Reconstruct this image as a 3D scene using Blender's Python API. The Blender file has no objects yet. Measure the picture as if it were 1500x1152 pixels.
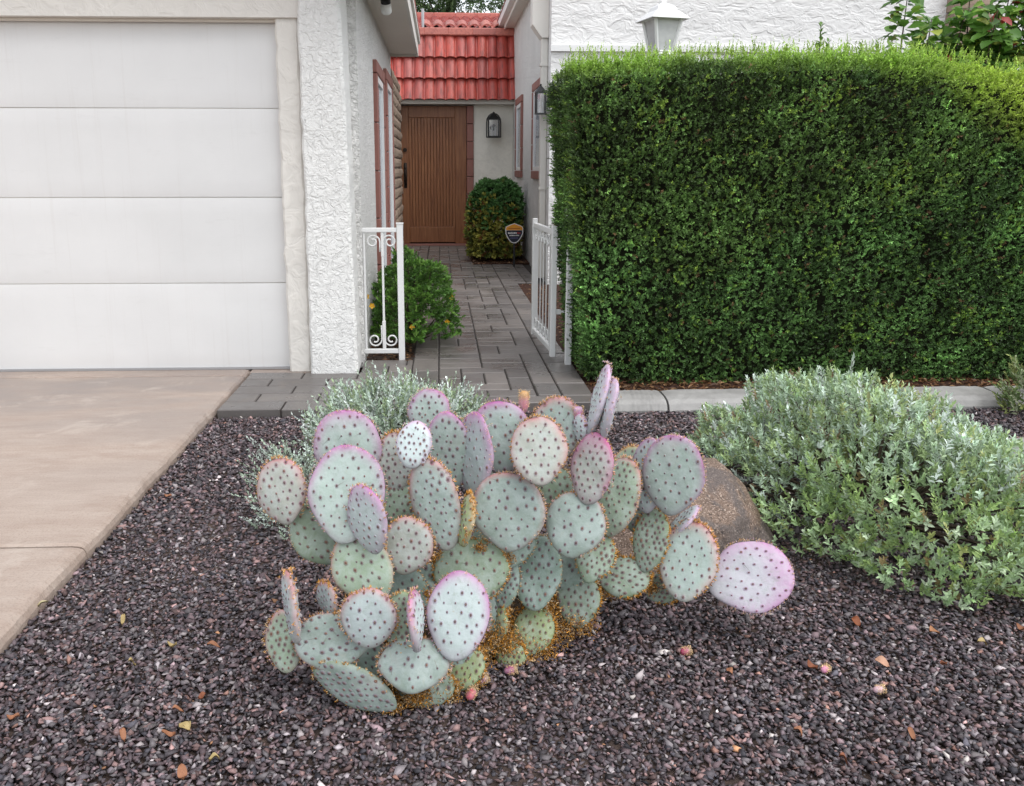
import bpy, math, random
import numpy as np
from mathutils import Matrix, Vector

rng = np.random.default_rng(7)
random.seed(7)
C = bpy.context.scene.collection

# ------------------------------------------------------------------ camera
F = 1250.0; PX, PY = 700.0, 498.0; H = 1.22          # focal length and principal point in photo pixels, eye height
PIT = math.atan(250 / F); YAW = math.atan(55 * math.cos(PIT) / F)
sc = bpy.context.scene
cam = bpy.data.cameras.new('camera'); camo = bpy.data.objects.new('camera', cam); C.objects.link(camo)
cam.sensor_fit = 'HORIZONTAL'; cam.sensor_width = 36.0; cam.lens = F / 1500 * 36
cam.shift_x = (750 - PX) / 1500; cam.shift_y = -(576 - PY) / 1500
cam.clip_start = 0.05; cam.clip_end = 1000
camo.location = (0, 0, H); camo.rotation_euler = (math.pi / 2 - PIT, 0, -YAW)
sc.camera = camo

# ------------------------------------------------------------------ sky, sun, exposure (overcast, light rain)
w = bpy.data.worlds.new('World'); sc.world = w; w.use_nodes = True
nt = w.node_tree; nt.nodes.clear()
out = nt.nodes.new('ShaderNodeOutputWorld'); bg = nt.nodes.new('ShaderNodeBackground')
sky = nt.nodes.new('ShaderNodeTexSky'); sky.sky_type = 'NISHITA'; sky.sun_disc = False
sky.sun_elevation = math.radians(62); sky.sun_rotation = math.radians(132); sky.air_density = 1.0; sky.dust_density = 1.0
hs = nt.nodes.new('ShaderNodeHueSaturation'); hs.inputs['Saturation'].default_value = 0.22
nt.links.new(sky.outputs[0], hs.inputs['Color']); nt.links.new(hs.outputs[0], bg.inputs[0])
bg.inputs[1].default_value = 0.15
nt.links.new(bg.outputs[0], out.inputs[0])
sl = bpy.data.lights.new('sun', 'SUN'); sl.energy = 1.0; sl.angle = math.radians(60); sl.color = (1, .97, .93)
so = bpy.data.objects.new('sun', sl); C.objects.link(so)
az, el = math.radians(132), math.radians(62)           # veiled sun to the right, behind the photographer
so.rotation_euler = Vector((math.sin(az) * math.cos(el), math.cos(az) * math.cos(el), math.sin(el))).to_track_quat('Z', 'Y').to_euler()
sc.view_settings.view_transform = 'Standard'; sc.view_settings.look = 'None'
sc.view_settings.exposure = 0.98; sc.view_settings.gamma = 1; sc.view_settings.use_curve_mapping = False

# ------------------------------------------------------------------ pixel helpers
_fw = np.array([math.sin(YAW) * math.cos(PIT), math.cos(YAW) * math.cos(PIT), -math.sin(PIT)])
_rt = np.array([math.cos(YAW), -math.sin(YAW), 0.0]); _up = np.cross(_rt, _fw)
def ray(x, y): return (x - PX) / F * _rt + (PY - y) / F * _up + _fw
def ground(x, y, z=0.0):
    d = ray(x, y); return np.array([0, 0, H]) + d * ((z - H) / d[2])
def atY(x, y, Y):
    d = ray(x, y); return np.array([0, 0, H]) + d * (Y / d[1])
GZ = -0.045                                            # level of the gravel

# ------------------------------------------------------------------ mesh helpers
def link(o, parent=None):
    C.objects.link(o)
    if parent is not None: o.parent = parent
    return o
def tag(o, label=None, cat=None, group=None, kind=None):
    if label: o['label'] = label
    if cat: o['category'] = cat
    if group: o['group'] = group
    if kind: o['kind'] = kind
    return o
def empty(name, loc=(0, 0, 0)):
    o = bpy.data.objects.new(name, None); o.location = loc; o.empty_display_size = .1; return link(o)
class MB:
    def __init__(s): s.v = []; s.f = []
    def add(s, v, f):
        n = len(s.v); s.v += [tuple(p) for p in v]; s.f += [tuple(i + n for i in q) for q in f]; return s
    def box(s, x0, x1, y0, y1, z0, z1):
        v = [(x, y, z) for z in (z0, z1) for y in (y0, y1) for x in (x0, x1)]
        return s.add(v, [(0, 2, 3, 1), (4, 5, 7, 6), (0, 1, 5, 4), (2, 6, 7, 3), (0, 4, 6, 2), (1, 3, 7, 5)])
    def cbox(s, x0, x1, y0, y1, z0, z1, c):
        # box with every edge chamfered by c
        X = (x0, x1); Y = (y0, y1); Z = (z0, z1); v = []; idx = {}
        for i in (0, 1):
            for j in (0, 1):
                for k in (0, 1):
                    sx, sy, sz = c * (1 - 2 * i), c * (1 - 2 * j), c * (1 - 2 * k)
                    idx[i, j, k] = len(v)
                    v += [(X[i], Y[j] + sy, Z[k] + sz), (X[i] + sx, Y[j], Z[k] + sz), (X[i] + sx, Y[j] + sy, Z[k])]
        f = []
        g = lambda i, j, k, a: idx[i, j, k] + a
        for i in (0, 1):
            q = [g(i, 0, 0, 0), g(i, 0, 1, 0), g(i, 1, 1, 0), g(i, 1, 0, 0)]; f.append(q if i == 0 else q[::-1])
            q = [g(0, i, 0, 1), g(1, i, 0, 1), g(1, i, 1, 1), g(0, i, 1, 1)]; f.append(q if i == 0 else q[::-1])
            q = [g(0, 0, i, 2), g(0, 1, i, 2), g(1, 1, i, 2), g(1, 0, i, 2)]; f.append(q if i == 0 else q[::-1])
        for j in (0, 1):
            for k in (0, 1):
                q = [g(0, j, k, 1), g(1, j, k, 1), g(1, j, k, 2), g(0, j, k, 2)]; f.append(q if (j ^ k) else q[::-1])
                q = [g(j, 0, k, 0), g(j, 1, k, 0), g(j, 1, k, 2), g(j, 0, k, 2)]; f.append(q[::-1] if (j ^ k) else q)
                q = [g(j, k, 0, 0), g(j, k, 1, 0), g(j, k, 1, 1), g(j, k, 0, 1)]; f.append(q if (j ^ k) else q[::-1])
        for i in (0, 1):
            for j in (0, 1):
                for k in (0, 1):
                    q = [g(i, j, k, 0), g(i, j, k, 1), g(i, j, k, 2)]; f.append(q if (i ^ j ^ k) else q[::-1])
        return s.add(v, f)
    def tube(s, path, r, n=6, cap=True):
        path = [Vector(p) for p in path]; rs = r if isinstance(r, (list, tuple)) else [r] * len(path)
        base = len(s.v); ref = None
        for i, p in enumerate(path):
            t = (path[min(i + 1, len(path) - 1)] - path[max(i - 1, 0)]).normalized()
            if ref is None:
                ref = Vector((0, 0, 1)) if abs(t.z) < .9 else Vector((1, 0, 0))
            a = (ref - t * ref.dot(t)).normalized(); ref = a; b = t.cross(a)
            for k in range(n):
                th = 2 * math.pi * k / n; s.v.append(tuple(p + (a * math.cos(th) + b * math.sin(th)) * rs[i]))
        for i in range(len(path) - 1):
            for k in range(n):
                q = base + i * n; s.f.append((q + k, q + (k + 1) % n, q + n + (k + 1) % n, q + n + k))
        if cap:
            s.f.append(tuple(base + k for k in range(n))[::-1]); q = base + (len(path) - 1) * n; s.f.append(tuple(q + k for k in range(n)))
        return s
    def lathe(s, prof, n=16, c=(0, 0, 0), rot=0.0):
        base = len(s.v)
        for r, z in prof:
            for k in range(n):
                th = 2 * math.pi * k / n + rot; s.v.append((c[0] + r * math.cos(th), c[1] + r * math.sin(th), c[2] + z))
        for i in range(len(prof) - 1):
            for k in range(n):
                q = base + i * n; s.f.append((q + k, q + (k + 1) % n, q + n + (k + 1) % n, q + n + k))
        s.f.append(tuple(base + k for k in range(n))[::-1]); q = base + (len(prof) - 1) * n; s.f.append(tuple(q + k for k in range(n)))
        return s
    def mesh(s, name, m, smooth=False):
        me = bpy.data.meshes.new(name); me.from_pydata(s.v, [], s.f); me.update()
        if smooth: me.polygons.foreach_set('use_smooth', [True] * len(me.polygons))
        if m: me.materials.append(m)
        return me
    def build(s, name, m, parent=None, smooth=False, loc=None):
        o = bpy.data.objects.new(name, s.mesh(name, m, smooth))
        if loc is not None: o.location = loc
        return link(o, parent)
def inst(name, me, parent, loc=(0, 0, 0), rot=(0, 0, 0), scale=(1, 1, 1)):
    o = bpy.data.objects.new(name, me); o.location = loc; o.rotation_euler = rot; o.scale = scale; return link(o, parent)
def fastmesh(name, V, T, m, parent=None, col=None, smooth=False):
    V = np.asarray(V, np.float32); T = np.asarray(T, np.int32); k = T.shape[1]
    me = bpy.data.meshes.new(name); me.vertices.add(len(V)); me.vertices.foreach_set('co', V.ravel())
    me.loops.add(T.size); me.loops.foreach_set('vertex_index', T.ravel())
    me.polygons.add(len(T)); me.polygons.foreach_set('loop_start', np.arange(0, T.size, k, dtype=np.int32))
    me.polygons.foreach_set('loop_total', np.full(len(T), k, np.int32))
    if smooth: me.polygons.foreach_set('use_smooth', np.ones(len(T), bool))
    me.update(calc_edges=True)
    if col is not None:
        a = me.color_attributes.new('tint', 'FLOAT_COLOR', 'POINT')
        c = np.ones((len(V), 4), np.float32); c[:, :3] = col; a.data.foreach_set('color', c.ravel())
    if m: me.materials.append(m)
    o = bpy.data.objects.new(name, me); return link(o, parent)
def nrm(a): return a / np.maximum(np.linalg.norm(a, axis=-1, keepdims=True), 1e-9)
def rvec(n): return nrm(rng.normal(size=(n, 3)))
def srgb(r, g, b):
    f = lambda c: (c / 255 / 12.92) if c / 255 < .04045 else ((c / 255 + .055) / 1.055) ** 2.4
    return (f(r), f(g), f(b))

# ------------------------------------------------------------------ materials
def mat(name, col=(.5, .5, .5), rough=.6, spec=.5, metal=0.0):
    m = bpy.data.materials.new(name); m.use_nodes = True; b = m.node_tree.nodes['Principled BSDF']
    b.inputs['Base Color'].default_value = (*col, 1); b.inputs['Roughness'].default_value = rough
    b.inputs['Specular IOR Level'].default_value = spec; b.inputs['Metallic'].default_value = metal
    return m
class NT:
    def __init__(s, m): s.t = m.node_tree; s.b = s.t.nodes['Principled BSDF']
    def n(s, typ, ins=None, **kw):
        nd = s.t.nodes.new('ShaderNode' + typ)
        for k, v in kw.items(): setattr(nd, k, v)
        for k, v in (ins or {}).items():
            if hasattr(v, 'is_output'): s.t.links.new(v, nd.inputs[k])
            else: nd.inputs[k].default_value = v
        return nd
    def l(s, a, b): s.t.links.new(a, b)
    def coord(s, scale=(1, 1, 1), which='Object'):
        tc = s.n('TexCoord'); mp = s.n('Mapping', {'Vector': tc.outputs[which], 'Scale': scale}); return mp.outputs[0]
    def noise(s, vec, scale, detail=3, rough=.5, dist=0.0, typ='FBM'):
        nd = s.n('TexNoise', {'Vector': vec, 'Scale': scale, 'Detail': detail, 'Roughness': rough, 'Distortion': dist})
        nd.noise_type = typ; return nd.outputs['Fac']
    def ramp(s, fac, stops, mode='LINEAR'):
        nd = s.n('ValToRGB', {'Fac': fac}); nd.color_ramp.interpolation = mode; cr = nd.color_ramp
        while len(cr.elements) < len(stops): cr.elements.new(.5)
        for e, (p, c) in zip(cr.elements, stops):
            e.position = p; e.color = (*c, 1) if len(c) == 3 else c
        return nd.outputs[0]
    def mix(s, f, a, b, typ='MIX'):
        nd = s.n('Mix', data_type='RGBA', blend_type=typ)
        for sock, v in (('Factor', f), ('A', a), ('B', b)):
            i = {'Factor': 0, 'A': 6, 'B': 7}[sock]
            if hasattr(v, 'is_output'): s.l(v, nd.inputs[i])
            else: nd.inputs[i].default_value = v if sock == 'Factor' else (*v, 1)
        return nd.outputs[2]
    def bump(s, h, strength=.5, dist=.01, prev=None):
        nd = s.n('Bump', {'Height': h, 'Strength': strength, 'Distance': dist})
        if prev is not None: s.l(prev, nd.inputs['Normal'])
        return nd.outputs[0]
    def base(s, c): s.l(c, s.b.inputs['Base Color'])
    def rough(s, c): s.l(c, s.b.inputs['Roughness'])
    def norm(s, c): s.l(c, s.b.inputs['Normal'])
    def m(s, op, a, b=0.0, c=None):
        ins = {0: a, 1: b}
        if c is not None: ins[2] = c
        return s.n('Math', ins, operation=op).outputs[0]

def stucco(name, col, scale=16.0, depth=.006, stretch=(1, 1, 1)):
    m = mat(name, col, .8, .3); t = NT(m); v = t.coord(stretch)
    warp = t.n('VectorMath', {0: v, 1: t.n('VectorMath', {0: t.n('TexNoise', {'Vector': v, 'Scale': scale * .5, 'Detail': 2}).outputs['Color'], 1: (.1, .1, .1)}, operation='MULTIPLY').outputs[0]}, operation='ADD').outputs[0]
    a = t.noise(warp, scale, 3, .55, .8, 'FBM'); a = t.ramp(a, [(.36, (0, 0, 0)), (.5, (.75,) * 3), (.56, (1,) * 3), (.66, (.55,) * 3)])
    r = t.noise(warp, scale * .9, 2, .5, .3, 'RIDGED_MULTIFRACTAL')
    h = t.m('ADD', t.m('MULTIPLY', a, .6), t.m('MULTIPLY', r, .4)); f = t.noise(v, scale * 9, 3, .6)
    t.norm(t.bump(f, .25, .0015, t.bump(h, .9, depth)))
    d = t.noise(v, 1.3, 4, .6); hi = tuple(min(1, c * 1.03) for c in col); lo = tuple(c * .9 for c in col)
    t.base(t.mix(t.ramp(h, [(.1, (0, 0, 0)), (.6, (1, 1, 1))]), tuple(c * .93 for c in col), t.ramp(d, [(.3, lo), (.6, hi)])))
    return m
M = {}
M['stucco'] = stucco('stucco_white', (.82, .815, .79), 30, .008)
M['stucco_side'] = stucco('stucco_white_side', (.87, .86, .835), 34, .022)
M['stucco_swirl'] = stucco('stucco_swirl', (.81, .805, .79), 6.0, .014, (1, 1, 1.9))
M['stucco_cream'] = stucco('stucco_cream', (.80, .775, .70), 12, .004)
M['stucco_trim'] = stucco('stucco_trim', (.74, .71, .66), 9, .005)

def fleck_paint(name, col, rough=.45, bump=.0006, grain=(2, 2, 90)):
    m = mat(name, col, rough, .4); t = NT(m); v = t.coord(grain); n = t.noise(v, 3, 4, .6)
    t.norm(t.bump(n, .5, bump)); d = t.noise(t.coord(), 1.4, 5, .65)
    t.base(t.ramp(d, [(.3, tuple(c * .93 for c in col)), (.65, col)])); return m
M['door_paint'] = fleck_paint('garage_door_paint', (.725, .72, .71), .5)
t = NT(M['door_paint']); src = t.b.inputs['Base Color'].links[0].from_socket
c = t.mix(t.ramp(t.noise(t.coord((14, 1, .35)), 2.2, 5, .7), [(.55, (0,) * 3), (.75, (.16,) * 3)]), src, (.45, .40, .35))
c = t.mix(t.ramp(t.noise(t.coord((1.2, 1, 5)), 3.0, 6, .75), [(.60, (0,) * 3), (.75, (.14,) * 3)]), c, (.42, .40, .38)); t.base(c)
M['white'] = fleck_paint('white_paint', (.83, .83, .82), .38, .0004, (30, 30, 30))
M['eave'] = fleck_paint('eave_paint', (.76, .72, .65), .55, .0006, (3, 40, 3))
M['fascia'] = fleck_paint('fascia_paint', (.74, .72, .67), .5, .001, (4, 20, 4))
M['duct'] = fleck_paint('duct_paint', (.70, .68, .63), .45)
M['black'] = mat('black_iron', (.012, .012, .013), .45)
M['steel'] = mat('grey_pipe', (.4, .4, .41), .4, metal=.6)
M['glass'] = mat('window_glass', (.35, .4, .45), .08, .8)
M['lamp_glass'] = mat('frosted_lamp_glass', (.62, .62, .62), .25, .5)
t = NT(M['lamp_glass']); t.base(t.ramp(t.noise(t.coord((1, 1, 1)), 14, 3), [(.3, (.66, .66, .67)), (.7, (.85, .85, .85))])); t.b.inputs['Transmission Weight'].default_value = .25
M['clear_glass'] = mat('clear_glass', (.9, .92, .95), .05); NT(M['clear_glass']).b.inputs['Transmission Weight'].default_value = .9
M['bronze'] = mat('dark_bronze', (.03, .022, .018), .4, metal=.7)

m = mat('terracotta_trim', (.42, .16, .11), .6); t = NT(m); v = t.coord()
oi = t.n('ObjectInfo').outputs['Random']
t.base(t.mix(t.noise(v, 14, 5, .6), t.ramp(oi, [(0, (.28, .105, .08)), (1, (.36, .16, .125))]), (.22, .10, .085))); t.norm(t.bump(t.noise(v, 60, 4), .4, .002)); M['terra'] = m

def rooftile(name, a, b, stain):
    m = mat(name, a, .42, .5); t = NT(m); v = t.coord((1, .18, 1)); oi = t.n('ObjectInfo').outputs['Random']
    vv = t.n('VectorMath', {0: v, 1: t.n('CombineXYZ', {0: t.m('MULTIPLY', oi, 37.0), 1: t.m('MULTIPLY', oi, 11.0), 2: 0.0}).outputs[0]}, operation='ADD').outputs[0]
    c = t.ramp(oi, [(0, a), (.35, b), (.6, tuple(.7 * x + .3 * y for x, y in zip(a, (.30, .17, .16)))), (1, a)]); s = t.noise(vv, 26, 5, .65)
    c = t.mix(t.ramp(s, [(.45, (0,) * 3), (.70, (.85,) * 3)]), c, stain)
    c = t.mix(t.ramp(t.noise(vv, 60, 3), [(.55, (0,) * 3), (.75, (.35,) * 3)]), c, (.50, .125, .09))
    t.base(c); t.norm(t.bump(t.noise(t.coord(), 90, 4), .35, .0015)); t.rough(t.m('ADD', t.m('MULTIPLY', s, .4), .22)); return m
M['tile'] = rooftile('red_roof_tile', (.40, .050, .036), (.48, .080, .056), (.13, .038, .034))
M['ridge'] = rooftile('ridge_tile', (.46, .13, .10), (.52, .17, .13), (.30, .09, .075))

m = mat('slump_block', (.26, .20, .15), .8, .3); t = NT(m); v = t.coord(); oi = t.n('ObjectInfo').outputs['Random']
t.base(t.mix(t.noise(v, 9, 5, .65), t.ramp(oi, [(0, (.32, .25, .19)), (1, (.42, .33, .25))]), (.24, .17, .13))); t.norm(t.bump(t.noise(v, 35, 5), .6, .006)); M['block'] = m
M['mortar'] = mat('mortar', (.14, .12, .105), .9, .2)

m = mat('door_wood', (.16, .07, .03), .42, .5); t = NT(m); v = t.coord((9, 9, .55)); oi = t.n('ObjectInfo').outputs['Random']
vv = t.n('VectorMath', {0: v, 1: t.n('CombineXYZ', {0: t.m('MULTIPLY', oi, 50.0), 1: 0.0, 2: t.m('MULTIPLY', oi, 9.0)}).outputs[0]}, operation='ADD').outputs[0]
g = t.noise(vv, 5, 6, .62, .6); t.base(t.ramp(g, [(.28, (.16, .055, .022)), (.5, (.25, .098, .039)), (.72, (.34, .15, .065))])); t.norm(t.bump(g, .3, .002)); M['wood'] = m

# concrete of the drive
m = mat('drive_concrete', (.5, .4, .33), .5, .4); t = NT(m); tc = t.n('TexCoord').outputs['Object']
v = t.coord((.45, 1.0, 1)); big = t.noise(v, 1.25, 6, .62, .5); fine = t.noise(t.coord(), 130, 4, .65); mid = t.noise(t.coord((.5, 1.6, 1)), 9, 5, .65)
c = t.ramp(mid, [(.25, (.36, .275, .225)), (.5, (.43, .345, .29)), (.78, (.50, .42, .36))])
sep = t.n('SeparateXYZ', {0: tc}); sy = t.m('SMOOTHSTEP', 3.2, 4.6, sep.outputs[1]) if False else t.n('MapRange', {0: sep.outputs[1], 1: 3.1, 2: 4.7, 3: 0.0, 4: 1.0}).outputs[0]
st = t.m('MULTIPLY', t.ramp(big, [(.42, (0,) * 3), (.6, (1,) * 3)]), sy)
c = t.mix(t.m('MULTIPLY', st, .75), c, (.215, .185, .175))
c = t.mix(t.ramp(t.noise(v, 2.7, 6, .7), [(.58, (0,) * 3), (.72, (.5,) * 3)]), c, (.33, .235, .185))
c = t.mix(t.ramp(fine, [(.50, (0,) * 3), (.72, (.65,) * 3)]), c, (.22, .165, .135))
br = t.noise(t.coord((.25, 9, 1)), 22, 4, .65); c = t.mix(t.ramp(br, [(.42, (.30,) * 3), (.62, (0,) * 3)]), c, (.30, .225, .18))
c = t.mix(t.ramp(t.noise(t.coord(), 3.2, 7, .75, .4), [(.56, (0,) * 3), (.66, (.45,) * 3)]), c, (.52, .45, .39)); pit = t.noise(t.coord(), 48, 3, .6)
c = t.mix(t.ramp(pit, [(.70, (0,) * 3), (.76, (.7,) * 3)]), c, (.16, .12, .10))
t.base(c); t.norm(t.bump(br, .5, .003, t.bump(fine, .55, .0025))); t.rough(t.ramp(big, [(.35, (.55,) * 3), (.65, (.28,) * 3)])); M['drive'] = m

m = mat('paver', (.2, .19, .185), .45, .4); t = NT(m); v = t.coord(); oi = t.n('ObjectInfo').outputs['Random']; geo = t.n('NewGeometry').outputs['Position']
c = t.ramp(oi, [(0, (.105, .095, .091)), (.5, (.138, .125, .118)), (1, (.185, .163, .15))])
wet = t.noise(geo, 2.2, 5, .6); c = t.mix(t.ramp(wet, [(.45, (0,) * 3), (.62, (.6,) * 3)]), c, (.085, .077, .074))
c = t.mix(t.ramp(t.noise(geo, 5, 6, .7), [(.55, (0,) * 3), (.75, (.5,) * 3)]), c, (.21, .17, .135))
fine = t.noise(geo, 160, 4, .6); c = t.mix(t.m('MULTIPLY', fine, .25), c, (.25, .23, .215)); t.base(c)
t.norm(t.bump(fine, .4, .0014)); t.rough(t.ramp(wet, [(.4, (.5,) * 3), (.62, (.2,) * 3)])); M['paver'] = m
M['joint'] = mat('paver_joint_sand', (.05, .043, .04), .9, .2)

m = mat('curb_concrete', (.46, .45, .43), .6, .35); t = NT(m); v = t.coord(); n1 = t.noise(v, 5, 6, .65)
t.base(t.mix(t.ramp(t.noise(v, 120, 3), [(.5, (0,) * 3), (.8, (.35,) * 3)]), t.ramp(n1, [(.3, (.22, .214, .205)), (.62, (.36, .352, .34))]), (.28, .27, .26))); t.norm(t.bump(t.noise(v, 90, 4), .35, .002)); M['curb'] = m

m = mat('soil', (.06, .045, .038), .9, .2); t = NT(m); v = t.coord(); n1 = t.noise(v, 30, 6, .7)
t.base(t.ramp(n1, [(.3, (.028, .022, .02)), (.6, (.085, .06, .05)), (.8, (.15, .11, .09))])); t.norm(t.bump(n1, .8, .02)); M['soil'] = m
m = mat('mulch', (.11, .05, .03), .9, .2); t = NT(m); v = t.coord((1, 1, 1)); n1 = t.noise(v, 55, 5, .7)
t.base(t.ramp(n1, [(.3, (.025, .014, .011)), (.55, (.07, .034, .024)), (.75, (.14, .08, .055))])); t.norm(t.bump(n1, 1, .02)); M['mulch'] = m

def tinted(name, rough=.5, spec=.4, sub=0.0, nscale=0.0, bump=None):
    m = mat(name, (.5, .5, .5), rough, spec); t = NT(m)
    a = t.n('VertexColor', layer_name='tint').outputs[0]
    if nscale:
        a = t.mix(t.ramp(t.noise(t.coord(), nscale, 4, .6), [(.3, (.3,) * 3), (.7, (0,) * 3)]), a, (0, 0, 0))
    t.base(a)
    if bump: t.norm(t.bump(t.noise(t.coord(), bump[0], 4, .6), bump[1], bump[2]))
    return m
def leafmat(name, rough=.45, trans=.35):
    m = tinted(name, rough, .35); nt_ = m.node_tree; b = nt_.nodes['Principled BSDF']; o = nt_.nodes['Material Output']
    tr = nt_.nodes.new('ShaderNodeBsdfTranslucent'); mx = nt_.nodes.new('ShaderNodeMixShader'); mx.inputs[0].default_value = trans
    src = b.inputs['Base Color'].links[0].from_socket
    nt_.links.new(src, tr.inputs[0]); nt_.links.new(b.outputs[0], mx.inputs[1]); nt_.links.new(tr.outputs[0], mx.inputs[2]); nt_.links.new(mx.outputs[0], o.inputs[0])
    return m
M['leaf'] = leafmat('green_leaf', .38, .28)
M['silver'] = leafmat('silver_leaf', .6, .18)
M['stone'] = tinted('gravel_stone', .62, .35, nscale=0, bump=(220, .5, .002))
M['bark'] = mat('bark', (.085, .062, .045), .9, .2); t = NT(M['bark']); n1 = t.noise(t.coord((8, 8, 1.5)), 6, 5, .7); t.base(t.ramp(n1, [(.3, (.035, .026, .02)), (.7, (.15, .115, .085))])); t.norm(t.bump(n1, .8, .02))
M['twig_shade'] = mat('shaded_twig_core', (.018, .020, .011), .95, .1)  # near-black tone has the shade among the hedge's inner twigs put into it

# ------------------------------------------------------------------ ground, drive, walk
def struct(o): o['kind'] = 'structure'; return o
struct(MB().box(-150, 150, -150, 150, -1.0, -.10).build('ground', M['soil']))

def sweep_slab(y0, y1):
    steps = max(8, int((y1 - y0) / .014)); b = MB(); ys = np.linspace(y0, y1, steps); k = np.ones(9) / 6
    n1 = np.convolve(rng.normal(0, 1, steps + 8), k, 'valid'); n2 = np.convolve(rng.normal(0, 1, steps + 8), k, 'valid'); V = []
    for i, y in enumerate(ys):
        e0 = min(1, min(i, steps - 1 - i) / 1.0) * 1.0; dz = -.005 * (1 - e0); a, c = n1[i] * .0045, n2[i] * .006
        V += [(-7.5, y, -.13), (-7.5, y, dz), (-1.225 + a, y, dz), (-1.203 + a, y, dz - .003 + .25 * c), (-1.19 + a * 1.4, y, -.014 + .4 * c), (-1.182 + a, y, -.032 + .3 * c), (-1.178, y, -.13)]
    n = 7; f = [(i * n + j, i * n + j + 1, (i + 1) * n + j + 1, (i + 1) * n + j) for i in range(steps - 1) for j in range(n - 1)]
    f += [tuple(range(n))[::-1], tuple((steps - 1) * n + j for j in range(n))]
    return b.add(V, f)
drive = empty('driveway', (-3.5, 2, 0)); struct(drive)
for y0, y1 in ((-2.0, 2.684), (2.694, 5.055), (5.066, 5.55)):
    o = sweep_slab(y0, y1).build('concrete_slab', M['drive']); o.parent = drive; o.matrix_parent_inverse = Matrix.Translation((3.5, -2, 0))

o = MB().box(-1.176, -.80, 5.131, 5.55, -.13, -.002).build('concrete_slab', M['drive']); o.parent = drive; o.matrix_parent_inverse = Matrix.Translation((3.5, -2, 0))
walk = empty('walkway', (0, 5, 0)); struct(walk); WI = Matrix.Translation((0, -5, 0))
cg = .165; cf = .136; pav = []; tilings = {}
def paver_box(x0, x1, y0, y1): pav.append((x0, x1, y0, y1))
# front apron left of the path: running bond
for r in range(5):
    y0 = 4.30 + r * cg; x = -1.168 - (.165 if r % 2 else 0)
    while x < -.20:
        x0, x1 = max(x, -1.168), min(x + .33, -.185)
        if x1 - x0 > .03: paver_box(x0, x1, y0, y0 + cg)
        x += .33
for r in range(2):
    y0 = 5.125 + r * cg; xa = -.515 + (.11 if r else 0); paver_box(-.50, xa + .18, y0, y0 + cg); paver_box(xa + .18, -.185, y0, y0 + cg)
# front border course right of it
x = -.185
while x < .80: paver_box(x, min(x + .27, .835), 4.38, 4.52); x += .27
# borders of the path
y = 4.52
while y < 9.2: paver_box(.66, .835, y, min(y + .27, 9.25)); y += .27
y = 5.13
while y < 13.9: paver_box(-.185, -.02, y, y + .33); y += .33
y = 4.52
while y < 5.1: paver_box(-.185, -.02, y, min(y + .305, 5.13)); y += .305
# field of the path: mixed dominoes
def field(x0, nx, y0, ny, ok, cg=.136):
    used = set()
    for j in range(ny):
        for i in range(nx):
            if (i, j) in used or not ok(x0 + (i + .5) * cg, y0 + (j + .5) * cg): continue
            opts = []
            if i + 1 < nx and (i + 1, j) not in used and ok(x0 + (i + 1.5) * cg, y0 + (j + .5) * cg): opts += ['h'] * 5
            if j + 1 < ny and ok(x0 + (i + .5) * cg, y0 + (j + 1.5) * cg): opts += ['v'] * 2
            p = random.choice(opts) if opts else 's'; used.add((i, j)); dx, dy = 1, 1
            if p == 'h': used.add((i + 1, j)); dx = 2
            if p == 'v': used.add((i, j + 1)); dy = 2
            paver_box(x0 + i * cg, x0 + (i + dx) * cg, y0 + j * cg, y0 + (j + dy) * cg)
cgx = .17
field(-.02, 5, 4.52, 69, lambda x, y: True)
field(.66, 3, 9.26, 34, lambda x, y: y < 11.1 or x < .42)
field(-.60, 3, 11.3, 19, lambda x, y: True)
pav.sort(key=lambda p: (p[2] ** 2 + p[0] ** 2)); far = MB()
for i, (x0, x1, y0, y1) in enumerate(pav):
    gp = .0042; zt = rng.normal(0, .0012)
    if i < 300:
        key = (round(x1 - x0, 3), round(y1 - y0, 3))
        if key not in tilings:
            a, b2 = key[0] / 2 - gp, key[1] / 2 - gp; tilings[key] = MB().cbox(-a, a, -b2, b2, -.06, 0, .005).mesh('paver', M['paver'])
        o = inst('paver', tilings[key], walk, ((x0 + x1) / 2, (y0 + y1) / 2, zt), (rng.normal(0, .004), rng.normal(0, .004), 0)); o.matrix_parent_inverse = WI
    else: far.cbox(x0 + gp, x1 - gp, y0 + gp, y1 - gp, -.06, zt, .004)
o = far.build('paver_field', M['paver'], walk); o.matrix_parent_inverse = WI; o['kind'] = 'stuff'
o = MB().box(-1.165, -.19, 4.31, 5.12, -.11, -.008).box(-.50, -.19, 5.12, 5.455, -.11, -.0088).box(-.19, .83, 4.385, 9.24, -.11, -.0085).box(-.19, 1.155, 9.24, 14.1, -.11, -.009).box(-.75, -.19, 11.3, 14.1, -.11, -.0082).build('joint_sand', M['joint'], walk); o.matrix_parent_inverse = WI
# bed between the path and the left wall, litter bed by the entry, hedge bed
struct(MB().box(-.60, -.19, 5.46, 11.29, -.11, -.02).build('planting_bed', M['soil']))
struct(MB().box(.42, 1.155, 11.1, 13.9, -.0075, .018).box(.84, 1.155, 5.0, 9.23, -.11, -.015).build('mulch_bed', M['mulch']))
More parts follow.
